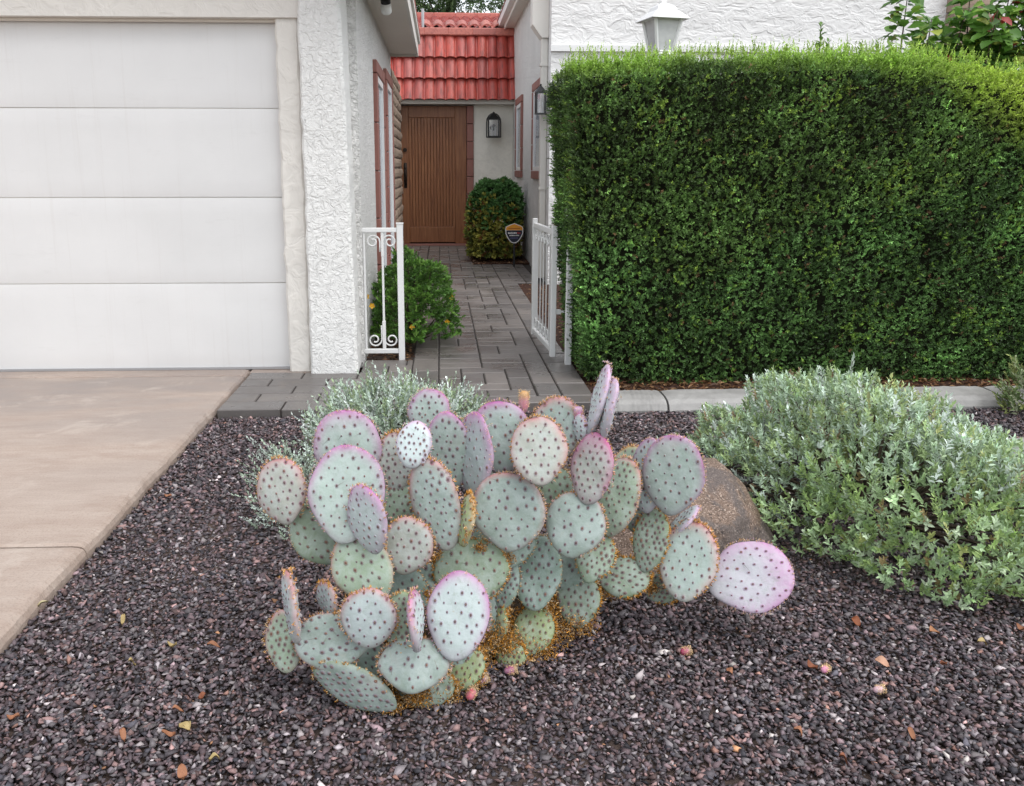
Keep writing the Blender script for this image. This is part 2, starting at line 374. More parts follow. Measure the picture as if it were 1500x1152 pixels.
# curb
curb = empty('curb', (2, 4.4, 0)); struct(curb)
def curb_seg(x0, x1):
    prof = [(4.30, -.11), (4.30, -.03), (4.318, 0.0), (4.345, .018), (4.40, .028), (4.50, .03), (4.53, .02), (4.54, -.11)]
    n = len(prof); st = 26; V = []
    for i, x in enumerate(np.linspace(x0, x1, st)):
        e = .006 if i in (0, st - 1) else 0; wv = .004 * math.sin(x * 5) + rng.normal(0, .0012)
        V += [(x, y + wv, z - (e if z > -.1 else 0) + (rng.normal(0, .0012) if z > -.1 else 0)) for y, z in prof]
    f = [(i * n + j, (i + 1) * n + j, (i + 1) * n + j + 1, i * n + j + 1) for i in range(st - 1) for j in range(n - 1)]
    f += [tuple(range(n)), tuple((st - 1) * n + j for j in range(n))[::-1]]
    return MB().add(V, f)
xs = [.845, 1.195, 2.10, 3.02, 4.2, 5.6]
for a, b_ in zip(xs[:-1], xs[1:]):
    o = curb_seg(a + .006, b_ - .006).build('curb_segment', M['curb'], curb, smooth=False); o.matrix_parent_inverse = Matrix.Translation((-2, -4.4, 0))
struct(MB().box(.84, 9, 4.53, 9.25, -.11, -.02).build('hedge_bed', M['mulch']))

# gravel: a sheet of soil with stones all over it
def scatter_gravel():
    P = []
    for (ya, yb, sp, sz) in ((1.22, 2.0, .0090, .80), (2.0, 2.8, .0100, .84), (2.8, 4.52, .0126, .98)):
        ys = np.arange(ya, yb, sp); 
        for y in ys:
            xs_ = np.arange(-1.178, min(.80 * y + 1.05, 4.8), sp)
            P.append(np.stack([xs_, np.full_like(xs_, y), np.full_like(xs_, sz)], 1))
    P = np.concatenate(P); n = len(P); P[:, 0] += rng.normal(0, .006, n); P[:, 1] += rng.normal(0, .006, n)
    x, y = P[:, 0], P[:, 1]
    ok = (x > -1.176) & ~((y > 4.29) & (x < -.18)) & ~((y > 4.375) & (x < .85)) & ~((y > 4.31) & (x >= .84))
    P = P[ok]; n = len(P); x, y = P[:, 0], P[:, 1]
    size = P[:, 2] * .0071 * np.exp(rng.normal(0, .27, n).clip(-.6, .5))
    z = GZ - .004 + .007 * np.sin(x * 3.1 + 1) * np.cos(y * 2.3) + rng.uniform(0, .008, n)
    # angular chips: 8 loosely cubic corners
    cube = np.array([(a, b, c) for a in (-1, 1) for b in (-1, 1) for c in (-1, 1)], float)
    octa = np.array([(1, 0, 0), (-1, 0, 0), (0, 1, 0), (0, -1, 0), (0, 0, 1), (0, 0, -1)], float) * 1.15
    tri = np.array([(0, 2, 4), (2, 1, 4), (1, 3, 4), (3, 0, 4), (2, 0, 5), (1, 2, 5), (3, 1, 5), (0, 3, 5)])
    v = octa[None] + rng.normal(0, .34, (n, 6, 3)); v *= np.stack([np.exp(rng.normal(0.12, .25, n)), np.exp(rng.normal(-.05, .25, n)), .52 * np.exp(rng.normal(0, .3, n))], 1)[:, None, :]
    ang = rng.uniform(0, 2 * math.pi, n); c, s = np.cos(ang), np.sin(ang); tl = rng.normal(0, .38, n); ct, st_ = np.cos(tl), np.sin(tl)
    X, Yv, Z = v[..., 0], v[..., 1], v[..., 2]
    X, Z = X * ct[:, None] + Z * st_[:, None], -X * st_[:, None] + Z * ct[:, None]
    X, Yv = X * c[:, None] - Yv * s[:, None], X * s[:, None] + Yv * c[:, None]
    V = np.stack([X, Yv, Z], 2) * size[:, None, None] + np.stack([x, y, z], 1)[:, None, :]
    pal = np.array([(.055, .047, .052), (.085, .066, .072), (.115, .082, .088), (.13, .115, .12), (.15, .095, .09), (.045, .042, .05), (.21, .185, .185), (.27, .15, .12), (.33, .30, .28), (.33, .17, .09)])
    col = pal[rng.choice(len(pal), n, p=[.17, .20, .195, .152, .111, .09, .070, .006, .005, .001])] * np.exp(rng.normal(.18, .44, (n, 1)))
    return fastmesh('gravel', V.reshape(-1, 3), (tri[None] + 6 * np.arange(n)[:, None, None]).reshape(-1, 3), M['stone'], None, np.repeat(col, 6, 0))
g_ = scatter_gravel(); tag(g_, 'dark purple-grey crushed stone gravel covering the front bed', 'gravel', kind='stuff')
struct(MB().box(-1.178, 5.6, .3, 4.45, -.099, GZ - .008).build('gravel_bed', M['soil']))

# ------------------------------------------------------------------ the house
house = empty('house', (0, 9, 0)); HI = Matrix.Translation((0, -9, 0))
tag(house, 'white stucco house with garage, red tile roof and recessed wooden entry door', 'house')
def hp(b, name, m, parent=house, smooth=False):
    o = b.build(name, m, parent, smooth); o.matrix_parent_inverse = HI; return o
# garage front
gd = empty('garage_door', (-3, 5.24, 0)); gd.parent = house; gd.matrix_parent_inverse = HI
tag(gd, 'wide off-white garage door of four plain horizontal panels')
zb = [.012, .54, 1.055, 1.57, 2.055]
for i in range(4):
    b = MB(); nx, nz = 70, 10; V = []; a0, a1 = zb[i] + .002, zb[i + 1] - .003
    ph = rng.uniform(0, 6)
    for j in range(nz + 1):
        for k in range(nx + 1):
            x = -5.3 + 4.375 * k / nx; u = j / nz; z = a0 + (a1 - a0) * u
            dent = .006 * math.exp(-((u - .86) / .16) ** 2) * (.5 + .5 * math.sin(x * 7 + ph)) if i == 0 else .0015 * math.sin(x * 2 + ph)
            edge = .006 if j in (0, nz) else 0.0
            V.append((x, 5.225 + dent + edge, z))
    f = [(j * (nx + 1) + k, j * (nx + 1) + k + 1, (j + 1) * (nx + 1) + k + 1, (j + 1) * (nx + 1) + k) for j in range(nz) for k in range(nx)]
    b.add(V, f).box(-5.3, -.925, 5.236, 5.26, a0, a1)
    o = b.build('door_panel', M['door_paint'], gd, True); o.matrix_parent_inverse = Matrix.Translation((3, -5.24, 0))
o = MB().box(-5.3, -.925, 5.238, 5.27, .0, 2.055).build('backing', M['eave'], gd); o.matrix_parent_inverse = Matrix.Translation((3, -5.24, 0))
o = MB().box(-5.3, -.925, 5.215, 5.235, .001, .014).build('weather_seal', M['steel'], gd); o.matrix_parent_inverse = Matrix.Translation((3, -5.24, 0))
def rough_box(x0, x1, y0, y1, z0, z1, nz=40, flare=0.0, amp=.004):
    # upright post with slightly wavy trowelled arrises; flare widens the right side towards the foot
    V = []; n = 8
    for i in range(nz + 1):
        z = z0 + (z1 - z0) * i / nz; e = rng.normal(0, amp, 4); fl = flare * (1 - i / nz); r = .012
        V += [(x0 + e[0], y1, z), (x0 + e[0], y0 + r, z), (x0 + r + e[0], y0 + e[1] * .3, z), (x1 - r * 1.5 + fl + e[2], y0 + e[1] * .3, z), (x1 + fl + e[2], y0 + r * 1.5, z), (x1 + fl * .8 + e[3] * .5, y1, z)]
    n = 6; f = [(i * n + j, i * n + (j + 1) % n, (i + 1) * n + (j + 1) % n, (i + 1) * n + j) for i in range(nz) for j in range(n)]
    f += [tuple(range(n))[::-1], tuple(nz * n + j for j in range(n))]
    return MB().add(V, f)
hp(rough_box(-.935, -.795, 5.15, 5.45, .0, 2.06, amp=.003), 'door_jamb', M['stucco_trim'], smooth=False)
hp(MB().box(-5.6, -.795, 5.13, 5.45, 2.0605, 2.75), 'door_header', M['stucco_trim'])
hp(MB().box(-5.6, -.93, 5.19, 5.222, 2.045, 2.0595), 'door_stop', M['eave'])
hp(rough_box(-.795, -.565, 5.085, 5.45, -.005, 2.75, flare=.055, amp=.003), 'pilaster', M['stucco'], smooth=False)
hp(MB().box(-5.9, -.50, 5.4505, 9.15, -.05, 2.80), 'wall', M['stucco_side'])
# eave over the side wall
hp(MB().box(-.4995, -.235, 4.75, 9.05, 2.36, 2.375).box(-6.0, -.235, 4.75, 5.0845, 2.76, 2.775), 'soffit', M['eave'])
hp(MB().box(-.235, -.212, 4.75, 9.06, 2.335, 2.52).box(-.499, -.235, 9.04, 9.06, 2.335, 2.52), 'fascia', M['fascia'])
hp(MB().box(-.212, -.192, 4.75, 9.055, 2.455, 2.535), 'gutter', M['fascia'])
b = MB(); b.add([(-.19, 4.7, 2.54), (-.19, 9.1, 2.54), (-4.0, 9.1, 3.6), (-4.0, 4.7, 3.6), (-.19, 4.7, 2.50), (-.19, 9.1, 2.50), (-4.0, 9.1, 3.5), (-4.0, 4.7, 3.5)], [(0, 1, 2, 3), (7, 6, 5, 4), (0, 4, 5, 1), (1, 5, 6, 2), (0, 3, 7, 4)])
hp(b, 'garage_roof', M['tile'])
# windows with terracotta tile surrounds on the two facing walls
def side_window(name, X, sgn, y0, y1, z0, z1, tw=.1, frame=.05, pm='glass', lab=None):
    # X: wall plane, sgn: direction in which the wall faces
    e = empty(name, (X, y0, z0)); e.parent = house; e.matrix_parent_inverse = HI; inv = Matrix.Translation((-X, -y0, -z0))
    def part(b, n, m):
        o = b.build(n, m, e); o.matrix_parent_inverse = inv
    def bx(d0, d1, a, b2, c, d): 
        xa, xb = sorted((X + sgn * d0, X + sgn * d1)); return MB().box(xa, xb, a, b2, c, d)
    def tl(a, b2, c, d):
        xa, xb = sorted((X - sgn * .01, X + sgn * .032)); part(MB().cbox(xa, xb, a + .003, b2 - .003, c + .003, d - .003, .006), 'surround_tile', M['terra'])
    nz = max(2, round((z1 - z0) / .33)); hz = (z1 - z0) / nz
    for k in range(nz):
        tl(y0 - tw, y0, z0 + k * hz, z0 + (k + 1) * hz); tl(y1, y1 + tw, z0 + k * hz, z0 + (k + 1) * hz)
    ny = max(2, round((y1 - y0 + 2 * tw) / .33)); hy = (y1 - y0 + 2 * tw) / ny
    for k in range(ny):
        tl(y0 - tw + k * hy, y0 - tw + (k + 1) * hy, z1, z1 + tw); tl(y0 - tw + k * hy, y0 - tw + (k + 1) * hy, z0 - tw, z0)
    fb = MB(); 
    for q in ((y0, y0 + frame, z0, z1), (y1 - frame, y1, z0, z1), (y0 + frame, y1 - frame, z0, z0 + frame), (y0 + frame, y1 - frame, z1 - frame, z1)):
        xa, xb = sorted((X - sgn * .01, X + sgn * .022)); fb.box(xa, xb, *q)
    part(fb, 'window_frame', M['white']); part(bx(-.01, .006, y0 + frame, y1 - frame, z0 + frame, z1 - frame), 'pane', M['glass'])
    return e
side_window('window', -.50, 1, 6.80, 7.55, .12, 1.93)
side_window('window', -.50, 1, 8.02, 8.86, .12, 2.0)
# slump block wall beyond the garage
bw = empty('block_wall', (-.55, 10, 0)); bw.parent = house; bw.matrix_parent_inverse = HI; BI = Matrix.Translation((.55, -10, 0))
def slump_mesh(L, D, hh):
    b = MB(); V = []; prof = [(-.0, -.5), (.012, -.32), (.018, 0), (.014, .3), (0, .5)]; n = len(prof); st = 8
    for i in range(st + 1):
        y = -L / 2 + L * i / st; e = .010 if i in (0, st) else 0
        V += [(max(0, q - e) + rng.normal(0, .0025) + D / 2, y, z * hh + rng.normal(0, .0018)) for q, z in prof]
    f = [(i * n + j, (i + 1) * n + j, (i + 1) * n + j + 1, i * n + j + 1) for i in range(st) for j in range(n - 1)]
    b.add(V, f).box(-D / 2, D / 2 + .003, -L / 2 + .004, L / 2 - .004, -hh / 2 + .003, hh / 2 - .003); return b.mesh('slump_block', M['block'])
sm = [slump_mesh(.485, .14, .102) for _ in range(4)]
for r in range(20):
    for k in range(4):
        y = 9.42 + .5 * k - (.25 if r % 2 else 0)
        if y < 9.30: y = 9.405
        o = inst('slump_block', sm[(r * 3 + k) % 4], bw, (-.565, y, .055 + r * .112)); o.matrix_parent_inverse = BI
        if r % 2 and k == 0: o.scale = (1, .49, 1); o.location.y = 9.29
o = MB().box(-.64, -.504, 9.155, 11.17, -.02, 2.24).build('mortar', M['mortar'], bw); o.matrix_parent_inverse = BI
hp(MB().box(-.9, -.66, 11.175, 14.2, -.05, 2.30).box(-5.9, -.66, 9.1505, 11.1745, -.05, 2.30), 'entry_side_wall', M['stucco_cream'])
# entry wall, beam, door
hp(MB().box(.535, 1.158, 13.93, 14.2, -.05, 2.30), 'entry_wall', M['stucco_cream'])
hp(MB().box(-.9, 1.158, 13.72, 13.86, 2.215, 2.275), 'beam', M['fascia'])
hp(MB().box(-.66, .535, 14.08, 14.25, -.05, 2.30), 'door_backing', M['stucco_cream'])
hp(MB().box(-.66, 1.158, 13.861, 14.2, 2.282, 2.30), 'porch_ceiling', M['eave'])
sur = empty('door_surround', (.48, 13.9, 0)); sur.parent = house; sur.matrix_parent_inverse = HI
for k in range(8):
    o = MB().cbox(.425, .532, 13.90, 14.05, .003 + k * .275, -.003 + (k + 1) * .275, .006).build('surround_tile', M['terra'], sur); o.matrix_parent_inverse = Matrix.Translation((-.48, -13.9, 0))
dr = empty('entry_door', (-.1, 14.0, 0)); dr.parent = house; dr.matrix_parent_inverse = HI; DI = Matrix.Translation((.1, -14, 0)); tag(dr, 'brown wooden entry door with narrow upright boards')
def dp(b, n, m, sm_=False): o = b.build(n, m, dr, sm_); o.matrix_parent_inverse = DI; return o
y0 = 13.98
dp(MB().cbox(-.62, -.50, y0, y0 + .05, .03, 2.20, .004), 'door_stile', M['wood']); dp(MB().cbox(.24, .42, y0, y0 + .05, .03, 2.20, .004), 'door_stile', M['wood'])
dp(MB().cbox(-.50, .24, y0, y0 + .05, .05, .30, .006), 'bottom_rail', M['wood']); dp(MB().cbox(-.50, .24, y0, y0 + .05, 2.02, 2.20, .006), 'top_rail', M['wood'])
nb = 15
for k in range(nb):
    a = -.50 + .74 * k / nb; dp(MB().cbox(a + .002, a + .74 / nb - .002, y0 + .006, y0 + .04, .30, 2.02, .004), 'board', M['wood'])
dp(MB().box(-.62, .42, y0 + .045, y0 + .06, .02, 2.2), 'door_core', M['bronze'])
dp(MB().cbox(-.66, .425, 13.90, 14.08, -.02, .028, .006), 'threshold', M['terra'])
hb = MB().cbox(-.585, -.535, y0 - .012, y0 + .002, .92, 1.32, .008).tube([(-.56, y0 - .01, 1.00), (-.56, y0 - .06, 1.03), (-.56, y0 - .065, 1.12), (-.56, y0 - .055, 1.2), (-.56, y0 - .01, 1.23)], .012, 8)
dp(hb, 'handle', M['bronze'], True); dp(MB().tube([(-.56, y0 - .03, 1.52), (-.56, y0 + .01, 1.52)], .032, 12), 'deadbolt', M['bronze'])
# mansard of S-tiles above the entry
roof = empty('roof', (0, 13.8, 2.3)); roof.parent = house; roof.matrix_parent_inverse = HI; RI = Matrix.Translation((0, -13.8, -2.3))
def s_tile(wd, ln, hh, th=.020, seg=15):
    prof = []
    for i in range(seg + 1):
        u = i / seg; z = hh * math.sin(math.pi * u / .8) ** .6 if u < .8 else -hh * .4 * math.sin(math.pi * (u - .8) / .2)
        prof.append(((u - .5) * wd, z))
    V = []
    for y in (0, ln):
        V += [(x, y, z + th) for x, z in prof] + [(x, y, z) for x, z in prof]
    n = seg + 1; f = []
    for i in range(seg):
        f += [(i, i + 1, 2 * n + i + 1, 2 * n + i), (n + i + 1, n + i, 3 * n + i, 3 * n + i + 1), (i + 1, i, n + i, n + i + 1), (2 * n + i, 2 * n + i + 1, 3 * n + i + 1, 3 * n + i)]
    f += [(0, 2 * n, 3 * n, n), (n - 1, 2 * n - 1, 4 * n - 1, 3 * n - 1)]
    return MB().add(V, f)
tm = s_tile(.168, .38, .026).mesh('roof_tile', M['tile']); pitch = math.radians(72)
for r in range(3):
    for k in range(13):
        o = inst('roof_tile', tm, roof, (-.87 + .163 * k + .08, 13.60 + r * .085, 2.262 + r * .322), (pitch - .12 + rng.normal(0, .01), rng.normal(0, .008), 0)); o.matrix_parent_inverse = RI
o = MB().add([(-.95, 13.67, 2.28), (1.157, 13.67, 2.28), (1.157, 13.99, 3.26), (-.95, 13.99, 3.26), (-.95, 14.2, 2.28), (1.157, 14.2, 2.28), (1.157, 14.2, 3.26), (-.95, 14.2, 3.26)], [(0, 1, 2, 3), (3, 2, 6, 7), (0, 3, 7, 4), (1, 5, 6, 2), (4, 7, 6, 5), (0, 4, 5, 1)]).build('underlay', M['mortar'], roof); o.matrix_parent_inverse = RI
for k in range(6):
    a = -.98 + .372 * k
    o = MB().cbox(a, a + .385, 13.84 - .004 * (k % 2), 14.08, 3.25 - .004 * k % .008, 3.36, .012).build('ridge_tile', M['ridge'], roof); o.matrix_parent_inverse = RI
bar = [s_tile(.19, .42, .05).mesh('barrel_tile', M['ridge'])]
for k in range(12):
    o = inst('barrel_tile', bar[0], roof, (-.95 + .19 * k, 13.98, 3.37), (.30, 0, 0)); o.matrix_parent_inverse = RI
up = MB(); base_t = s_tile(.19, .46, .045, seg=6)
for r in range(7):
    for k in range(14):
        R = Matrix.Translation((-1.2 + .19 * k, 14.25 + r * .37, 3.41 + r * .082)) @ Matrix.Rotation(.19, 4, 'X')
        up.add([R @ Vector(p) for p in base_t.v], base_t.f)
o = up.build('roof_tile_field', M['tile'], roof); o['kind'] = 'stuff'; o.matrix_parent_inverse = RI
for k in range(7):
    a = -1.3 + .40 * k; o = MB().cbox(a, a + .41, 16.75, 17.0, 3.96 + .006 * (k % 2), 4.075, .015).build('ridge_tile', M['ridge'], roof); o.matrix_parent_inverse = RI
o = MB().add([(-1.4, 14.2, 3.35), (1.6, 14.2, 3.35), (1.6, 17, 3.97), (-1.4, 17, 3.97), (-1.4, 17, 2.3), (1.6, 17, 2.3), (-1.4, 14.2, 2.3), (1.6, 14.2, 2.3)], [(0, 1, 2, 3), (3, 2, 5, 4), (0, 3, 4, 6), (1, 7, 5, 2)]).build('underlay', M['mortar'], roof); o.matrix_parent_inverse = RI
o = MB().tube([(-.25, 13.90, 3.30), (-.25, 13.90, 3.64)], .022, 8).build('vent_pipe', M['steel'], roof); o.matrix_parent_inverse = RI
# right wing
hp(MB().box(1.16, 1.5, 9.55, 14.6, -.05, 3.50), 'wing_wall', M['stucco_side'])
hp(MB().box(1.161, 9.5, 9.25, 9.5495, -.05, 3.52), 'wing_wall', M['stucco_swirl'])
hp(MB().box(1.155, 9.5, 9.215, 9.249, 2.42, 2.48), 'ledge', M['white'])
hp(MB().box(1.03, 1.1595, 9.62, 14.55, 3.36, 3.375), 'soffit', M['eave'])
hp(MB().box(1.005, 1.03, 9.6, 14.56, 3.34, 3.50), 'fascia', M['fascia'])
hp(MB().box(.93, 1.005, 9.6, 14.57, 3.40, 3.51), 'gutter', M['white'])
hp(MB().add([(.92, 9.3, 3.515), (.92, 14.6, 3.515), (4, 14.6, 3.9), (4, 9.3, 3.9), (.92, 9.3, 3.53), (.92, 14.6, 3.53), (4, 14.6, 3.92), (4, 9.3, 3.92)], [(3, 2, 1, 0), (4, 5, 6, 7), (0, 1, 5, 4)]), 'wing_roof', M['tile'])
side_window('window', 1.16, -1, 9.82, 10.72, 1.20, 2.14)
side_window('window', 1.16, -1, 12.32, 13.10, 1.20, 2.14)
# conductor head and downspout
b = MB(); q = [(.985, 3.02), (.985, 2.72), (1.085, 2.585), (1.158, 2.585), (1.158, 3.02)]
V = [(x, y, z) for y in (9.44, 9.66) for x, z in q]; n = 5
b.add(V, [tuple(range(5))[::-1], tuple(range(5, 10))] + [(i, (i + 1) % n, n + (i + 1) % n, n + i) for i in range(n)]).box(.97, 1.1585, 9.425, 9.675, 3.0205, 3.05)
hp(b, 'conductor_head', M['duct'])
hp(MB().cbox(1.085, 1.158, 9.47, 9.56, .02, 2.5845, .008).box(1.075, 1.1592, 9.46, 9.57, 2.30, 2.325).box(1.075, 1.1592, 9.46, 9.57, 1.0, 1.025), 'downspout', M['duct'])
# slump block pier on the wing front
pier = empty('block_pier', (5.6, 9.2, 0)); pier.parent = house; pier.matrix_parent_inverse = HI; PI_ = Matrix.Translation((-5.6, -9.2, 0))
pm_ = slump_mesh(.40, .16, .13)
for k in range(8):
    o = inst('slump_block', pm_, pier, (5.52, 9.17, 2.04 + k * .142), (0, 0, -math.pi / 2)); o.matrix_parent_inverse = PI_
o = MB().box(5.33, 5.71, 9.13, 9.2145, -.05, 3.2).build('mortar', M['mortar'], pier); o.matrix_parent_inverse = PI_

# ------------------------------------------------------------------ lanterns, camera, gates, sign
def coach_lantern(loc, s, label, wall_dir, arched, W=None, hh=None):
    e = empty('wall_lantern', loc); tag(e, label, 'lantern')
    W = W or .085 * s; D = W; hh = hh or .27 * s
    fr = MB()
    for sx in (-1, 1):
        for sy in (-1, 1): fr.box(sx * W - .008, sx * W + .008, sy * D - .008, sy * D + .008, 0, hh)
    for z in (0, hh): 
        fr.box(-W - .012, W + .012, -D - .012, D + .012, z - .008, z + .004)
    fr.build('frame', M['black'], e)
    MB().lathe([(W * 1.5, 0), (W * 1.2, .02 * s), (W * .45, .075 * s), (W * .2, .09 * s), (W * .25, .105 * s), (.003, .12 * s)], 8, (0, 0, hh + .004)).build('cap', M['black'], e)
    MB().box(-W + .004, W - .004, -D + .004, D - .004, .006, hh - .009).build('glass', M['clear_glass'], e)
    cd = MB()
    for dx in (-.025, .025): cd.tube([(dx * s, 0, .0), (dx * s, 0, .10 * s)], .011 * s, 8).tube([(dx * s, 0, .1 * s), (dx * s, 0, .14 * s), (dx * s, 0, .165 * s)], [.013 * s, .012 * s, .002 * s], 8)
    cd.build('candle_tube', M['white'], e)
    d = Vector(wall_dir); br = MB(); br.tube([Vector((0, 0, hh * .55)) + d * D, Vector((0, 0, hh * .55)) + d * (D + .044 if not arched else D + .10)], .012, 8)
    br.tube([Vector((0, 0, hh * .55)) + d * (D + .026 if not arched else D + .075), Vector((0, 0, hh * .55)) + d * (D + .044 if not arched else D + .10)], .05, 12)
    if arched:
        pts = [Vector((-W - .03, 0, -.01))] + [Vector((-(W + .03) * math.cos(t_), 0, hh * .85 + (W + .05) * math.sin(t_))) for t_ in np.linspace(0, math.pi, 9)] + [Vector((W + .03, 0, -.01))]
        br.tube(pts, .009, 6).box(-W - .036, W + .036, -.012, .012, -.022, -.006)
    br.build('bracket', M['black'], e); return e
coach_lantern((.84, 13.745, 1.725), .95, 'black lantern in an arched frame on the cream wall beside the wooden door', (0, 1, 0), True)
coach_lantern((1.07, 9.345, 1.80), .72, 'black box-shaped lantern on the white side wall near the downspout', (1, 0, 0), False, .047, .215)

cc = empty('security_camera', (-.36, 6.15, 2.36)); tag(cc, 'white cylindrical security camera with black face under the garage eave', 'camera')
ax = Vector((.03, .55, -.80)).normalized(); p0 = Vector((0, 0, -.045))
MB().tube([p0 - ax * .012, p0 + ax * .052, p0 + ax * .062], [.036, .036, .028], 18).build('body', M['white'], cc, True)
MB().tube([p0 - ax * .042, p0 - ax * .038, p0 - ax * .0115], [.026, .0335, .0335], 18).build('lens_face', M['black'], cc)
MB().tube([(0, .03, -.05), (0, .03, 0.0)], .016, 8).build('mount', M['white'], cc)

def spiral(c, r0, a0, turns, sgn, U, Vv, n=22):
    c, U, Vv = Vector(c), Vector(U), Vector(Vv)
    return [c + U * (r0 * (1 - .72 * i / n) * math.cos(a0 + sgn * 2 * math.pi * turns * i / n)) + Vv * (r0 * (1 - .72 * i / n) * math.sin(a0 + sgn * 2 * math.pi * turns * i / n)) for i in range(n + 1)]
# fixed panel left of the path
gl = empty('iron_gate', (-.38, 5.5, 0)); tag(gl, 'narrow white iron gate panel with scrolls beside the garage pilaster', 'gate')
def lp(b, n, s=False): return b.build(n, M['white'], gl, s)
lp(MB().cbox(.098, .138, -.02, .02, -.02, .875, .003).box(.095, .141, -.023, .023, .8755, .885), 'post')
lp(MB().cbox(-.175, .098, -.014, .014, .825, .853, .003), 'top_rail'); lp(MB().cbox(-.125, .098, -.014, .014, .035, .065, .003), 'bottom_rail')
for x in (-.112, .005): lp(MB().cbox(x - .007, x + .007, -.007, .007, .0645, .826, .002), 'bar')
lp(MB().cbox(-.006, .016, -.010, .010, .0648, .25, .002), 'bar_collar'); lp(MB().cbox(-.004, .014, -.009, .009, .67, .8255, .002), 'bar_collar')
U, Vv = (1, 0, 0), (0, 0, 1)
for sx, x0 in ((1, .052), (-1, -.056)):
    lp(MB().tube([Vector((x0 - sx * .045, 0, .22)), Vector((x0 - sx * .045, 0, .16))] + spiral((x0, 0, .125), .045, math.pi if sx > 0 else 0, 1.35, 1 if sx > 0 else -1, U, Vv), .0055, 6), 'scroll', True)
    lp(MB().tube([Vector((x0 - sx * .045, 0, .70)), Vector((x0 - sx * .045, 0, .74))] + spiral((x0, 0, .765), .045, math.pi if sx > 0 else 0, 1.35, -1 if sx > 0 else 1, U, Vv), .0055, 6), 'scroll', True)
MB().box(-.19, -.115, -.012, .012, .0375, .0625).box(-.19, -.1755, -.012, .012, .828, .85).build('wall_anchor', M['white'], gl)
# open leaf right of the path
gr = empty('iron_gate', (.72, 5.42, 0)); gr.rotation_euler = (0, 0, math.atan2(.72, -.045) - math.pi / 2 + 0); tag(gr, 'white iron gate leaf swung open along the path beside the hedge', 'gate')
def rp(b, n, s=False): return b.build(n, M['white'], gr, s)
rp(MB().cbox(-.018, .018, -.02, .02, .02, .865, .003), 'stile'); rp(MB().cbox(-.018, .018, .70, .735, .03, .875, .003), 'stile')
rp(MB().cbox(-.014, .014, .02, .70, .81, .845, .003), 'top_rail'); rp(MB().cbox(-.014, .014, .02, .70, .045, .08, .003), 'bottom_rail')
ys = np.linspace(.02, .70, 7)[1:-1]
for y in ys: rp(MB().tube([(0, y, .0795), (0, y, .811)], .0042, 6), 'bar')
full = np.linspace(.02, .70, 7)
for a, b_ in zip(full[:-1], full[1:]):
    mid = (a + b_) / 2
    for z, sg in ((.125, 1), (.765, -1)):
        rp(MB().tube(spiral((0, mid, z), .042, 0, 1.3, sg, (0, 1, 0), (0, 0, 1), 14), .0045, 5), 'scroll', True)
rp(MB().box(.018, .05, -.012, .012, .30, .33).tube([(.05, 0, .315), (.09, -.01, .315)], .008, 6), 'latch')
gp_ = empty('gate_post', (.80, 5.27, 0)); tag(gp_, 'white square iron post standing against the hedge end', 'post')
MB().cbox(-.02, .02, -.02, .02, -.03, .86, .003).build('shaft', M['white'], gp_); MB().cbox(-.025, .025, -.025, .025, .8605, .872, .003).build('cap', M['white'], gp_)

# yard sign
sg = empty('yard_sign', (.93, 10.85, 0)); tag(sg, 'small shield-shaped yard sign, orange top over dark blue, by the path', 'sign')
M['sign_w'] = mat('sign_white', (.78, .78, .78), .4); M['sign_o'] = mat('sign_orange', (.78, .32, .02), .4); M['sign_b'] = mat('sign_navy', (.008, .012, .03), .35); M['sign_p'] = mat('sign_violet', (.12, .11, .25), .4); M['sign_r'] = mat('sign_red', (.4, .05, .06), .4); M['sign_y'] = mat('sign_pale', (.85, .55, .22), .4); M['sign_d'] = mat('sign_dark_orange', (.45, .14, .01), .4)
def shield(s, y, t_, zlo=-1e9, zhi=1e9):
    pts = []
    for i in range(41):
        u = -1 + 2 * i / 40
        top = .118 - .045 * abs(u) ** 1.1 if abs(u) < .999 else .06; bot = -.135 + .125 * abs(u) ** 2.2
        pts.append((u * .112 * s, max(min(bot * s, zhi), zlo), max(min(top * s, zhi), zlo)))
    V = []; f = []
    for k, yy in enumerate((y, y + t_)):
        for x, b2, tp in pts: V += [(x, yy, .43 + b2), (x, yy, .43 + tp)]
    n = 82
    for i in range(40):
        a = 2 * i; f += [(a, a + 2, a + 3, a + 1), (n + a + 2, n + a, n + a + 1, n + a + 3), (a + 1, a + 3, n + a + 3, n + a + 1), (a + 2, a, n + a, n + a + 2)]
    f += [(0, 1, n + 1, n), (n - 1, n - 2, 2 * n - 2, 2 * n - 1)]
    return MB().add(V, f)
shield(1.0, -.004, .008).build('plate', M['sign_w'], sg)
shield(.90, -.0065, .002, -1, .028).build('navy_field', M['sign_b'], sg)
shield(.93, -.0068, .002, .032, 1).build('orange_field', M['sign_o'], sg)
MB().box(-.075, .075, -.0078, -.0069, .43 + .046, .43 + .060).build('dark_band', M['sign_d'], sg)
def marks(z, hgt, x0, x1, m, n):
    b = MB(); xs_ = np.linspace(x0, x1, n + 1)
    for i in range(n):
        wv = (xs_[i + 1] - xs_[i]) * random.uniform(.62, .86); b.box(xs_[i], xs_[i] + wv, -.0078, -.0066, .43 + z, .43 + z + hgt * random.uniform(.75, 1.1))
    b.build('print_line', m, sg)
marks(-.015, .022, -.080, .035, M['sign_w'], 8); marks(-.015, .022, .037, .082, M['sign_r'], 3); marks(-.042, .013, -.062, .064, M['sign_w'], 13); marks(-.074, .012, -.05, .05, M['sign_p'], 11)
MB().cbox(-.012, .012, .0045, .014, -.03, .33, .002).build('stake', M['black'], sg)

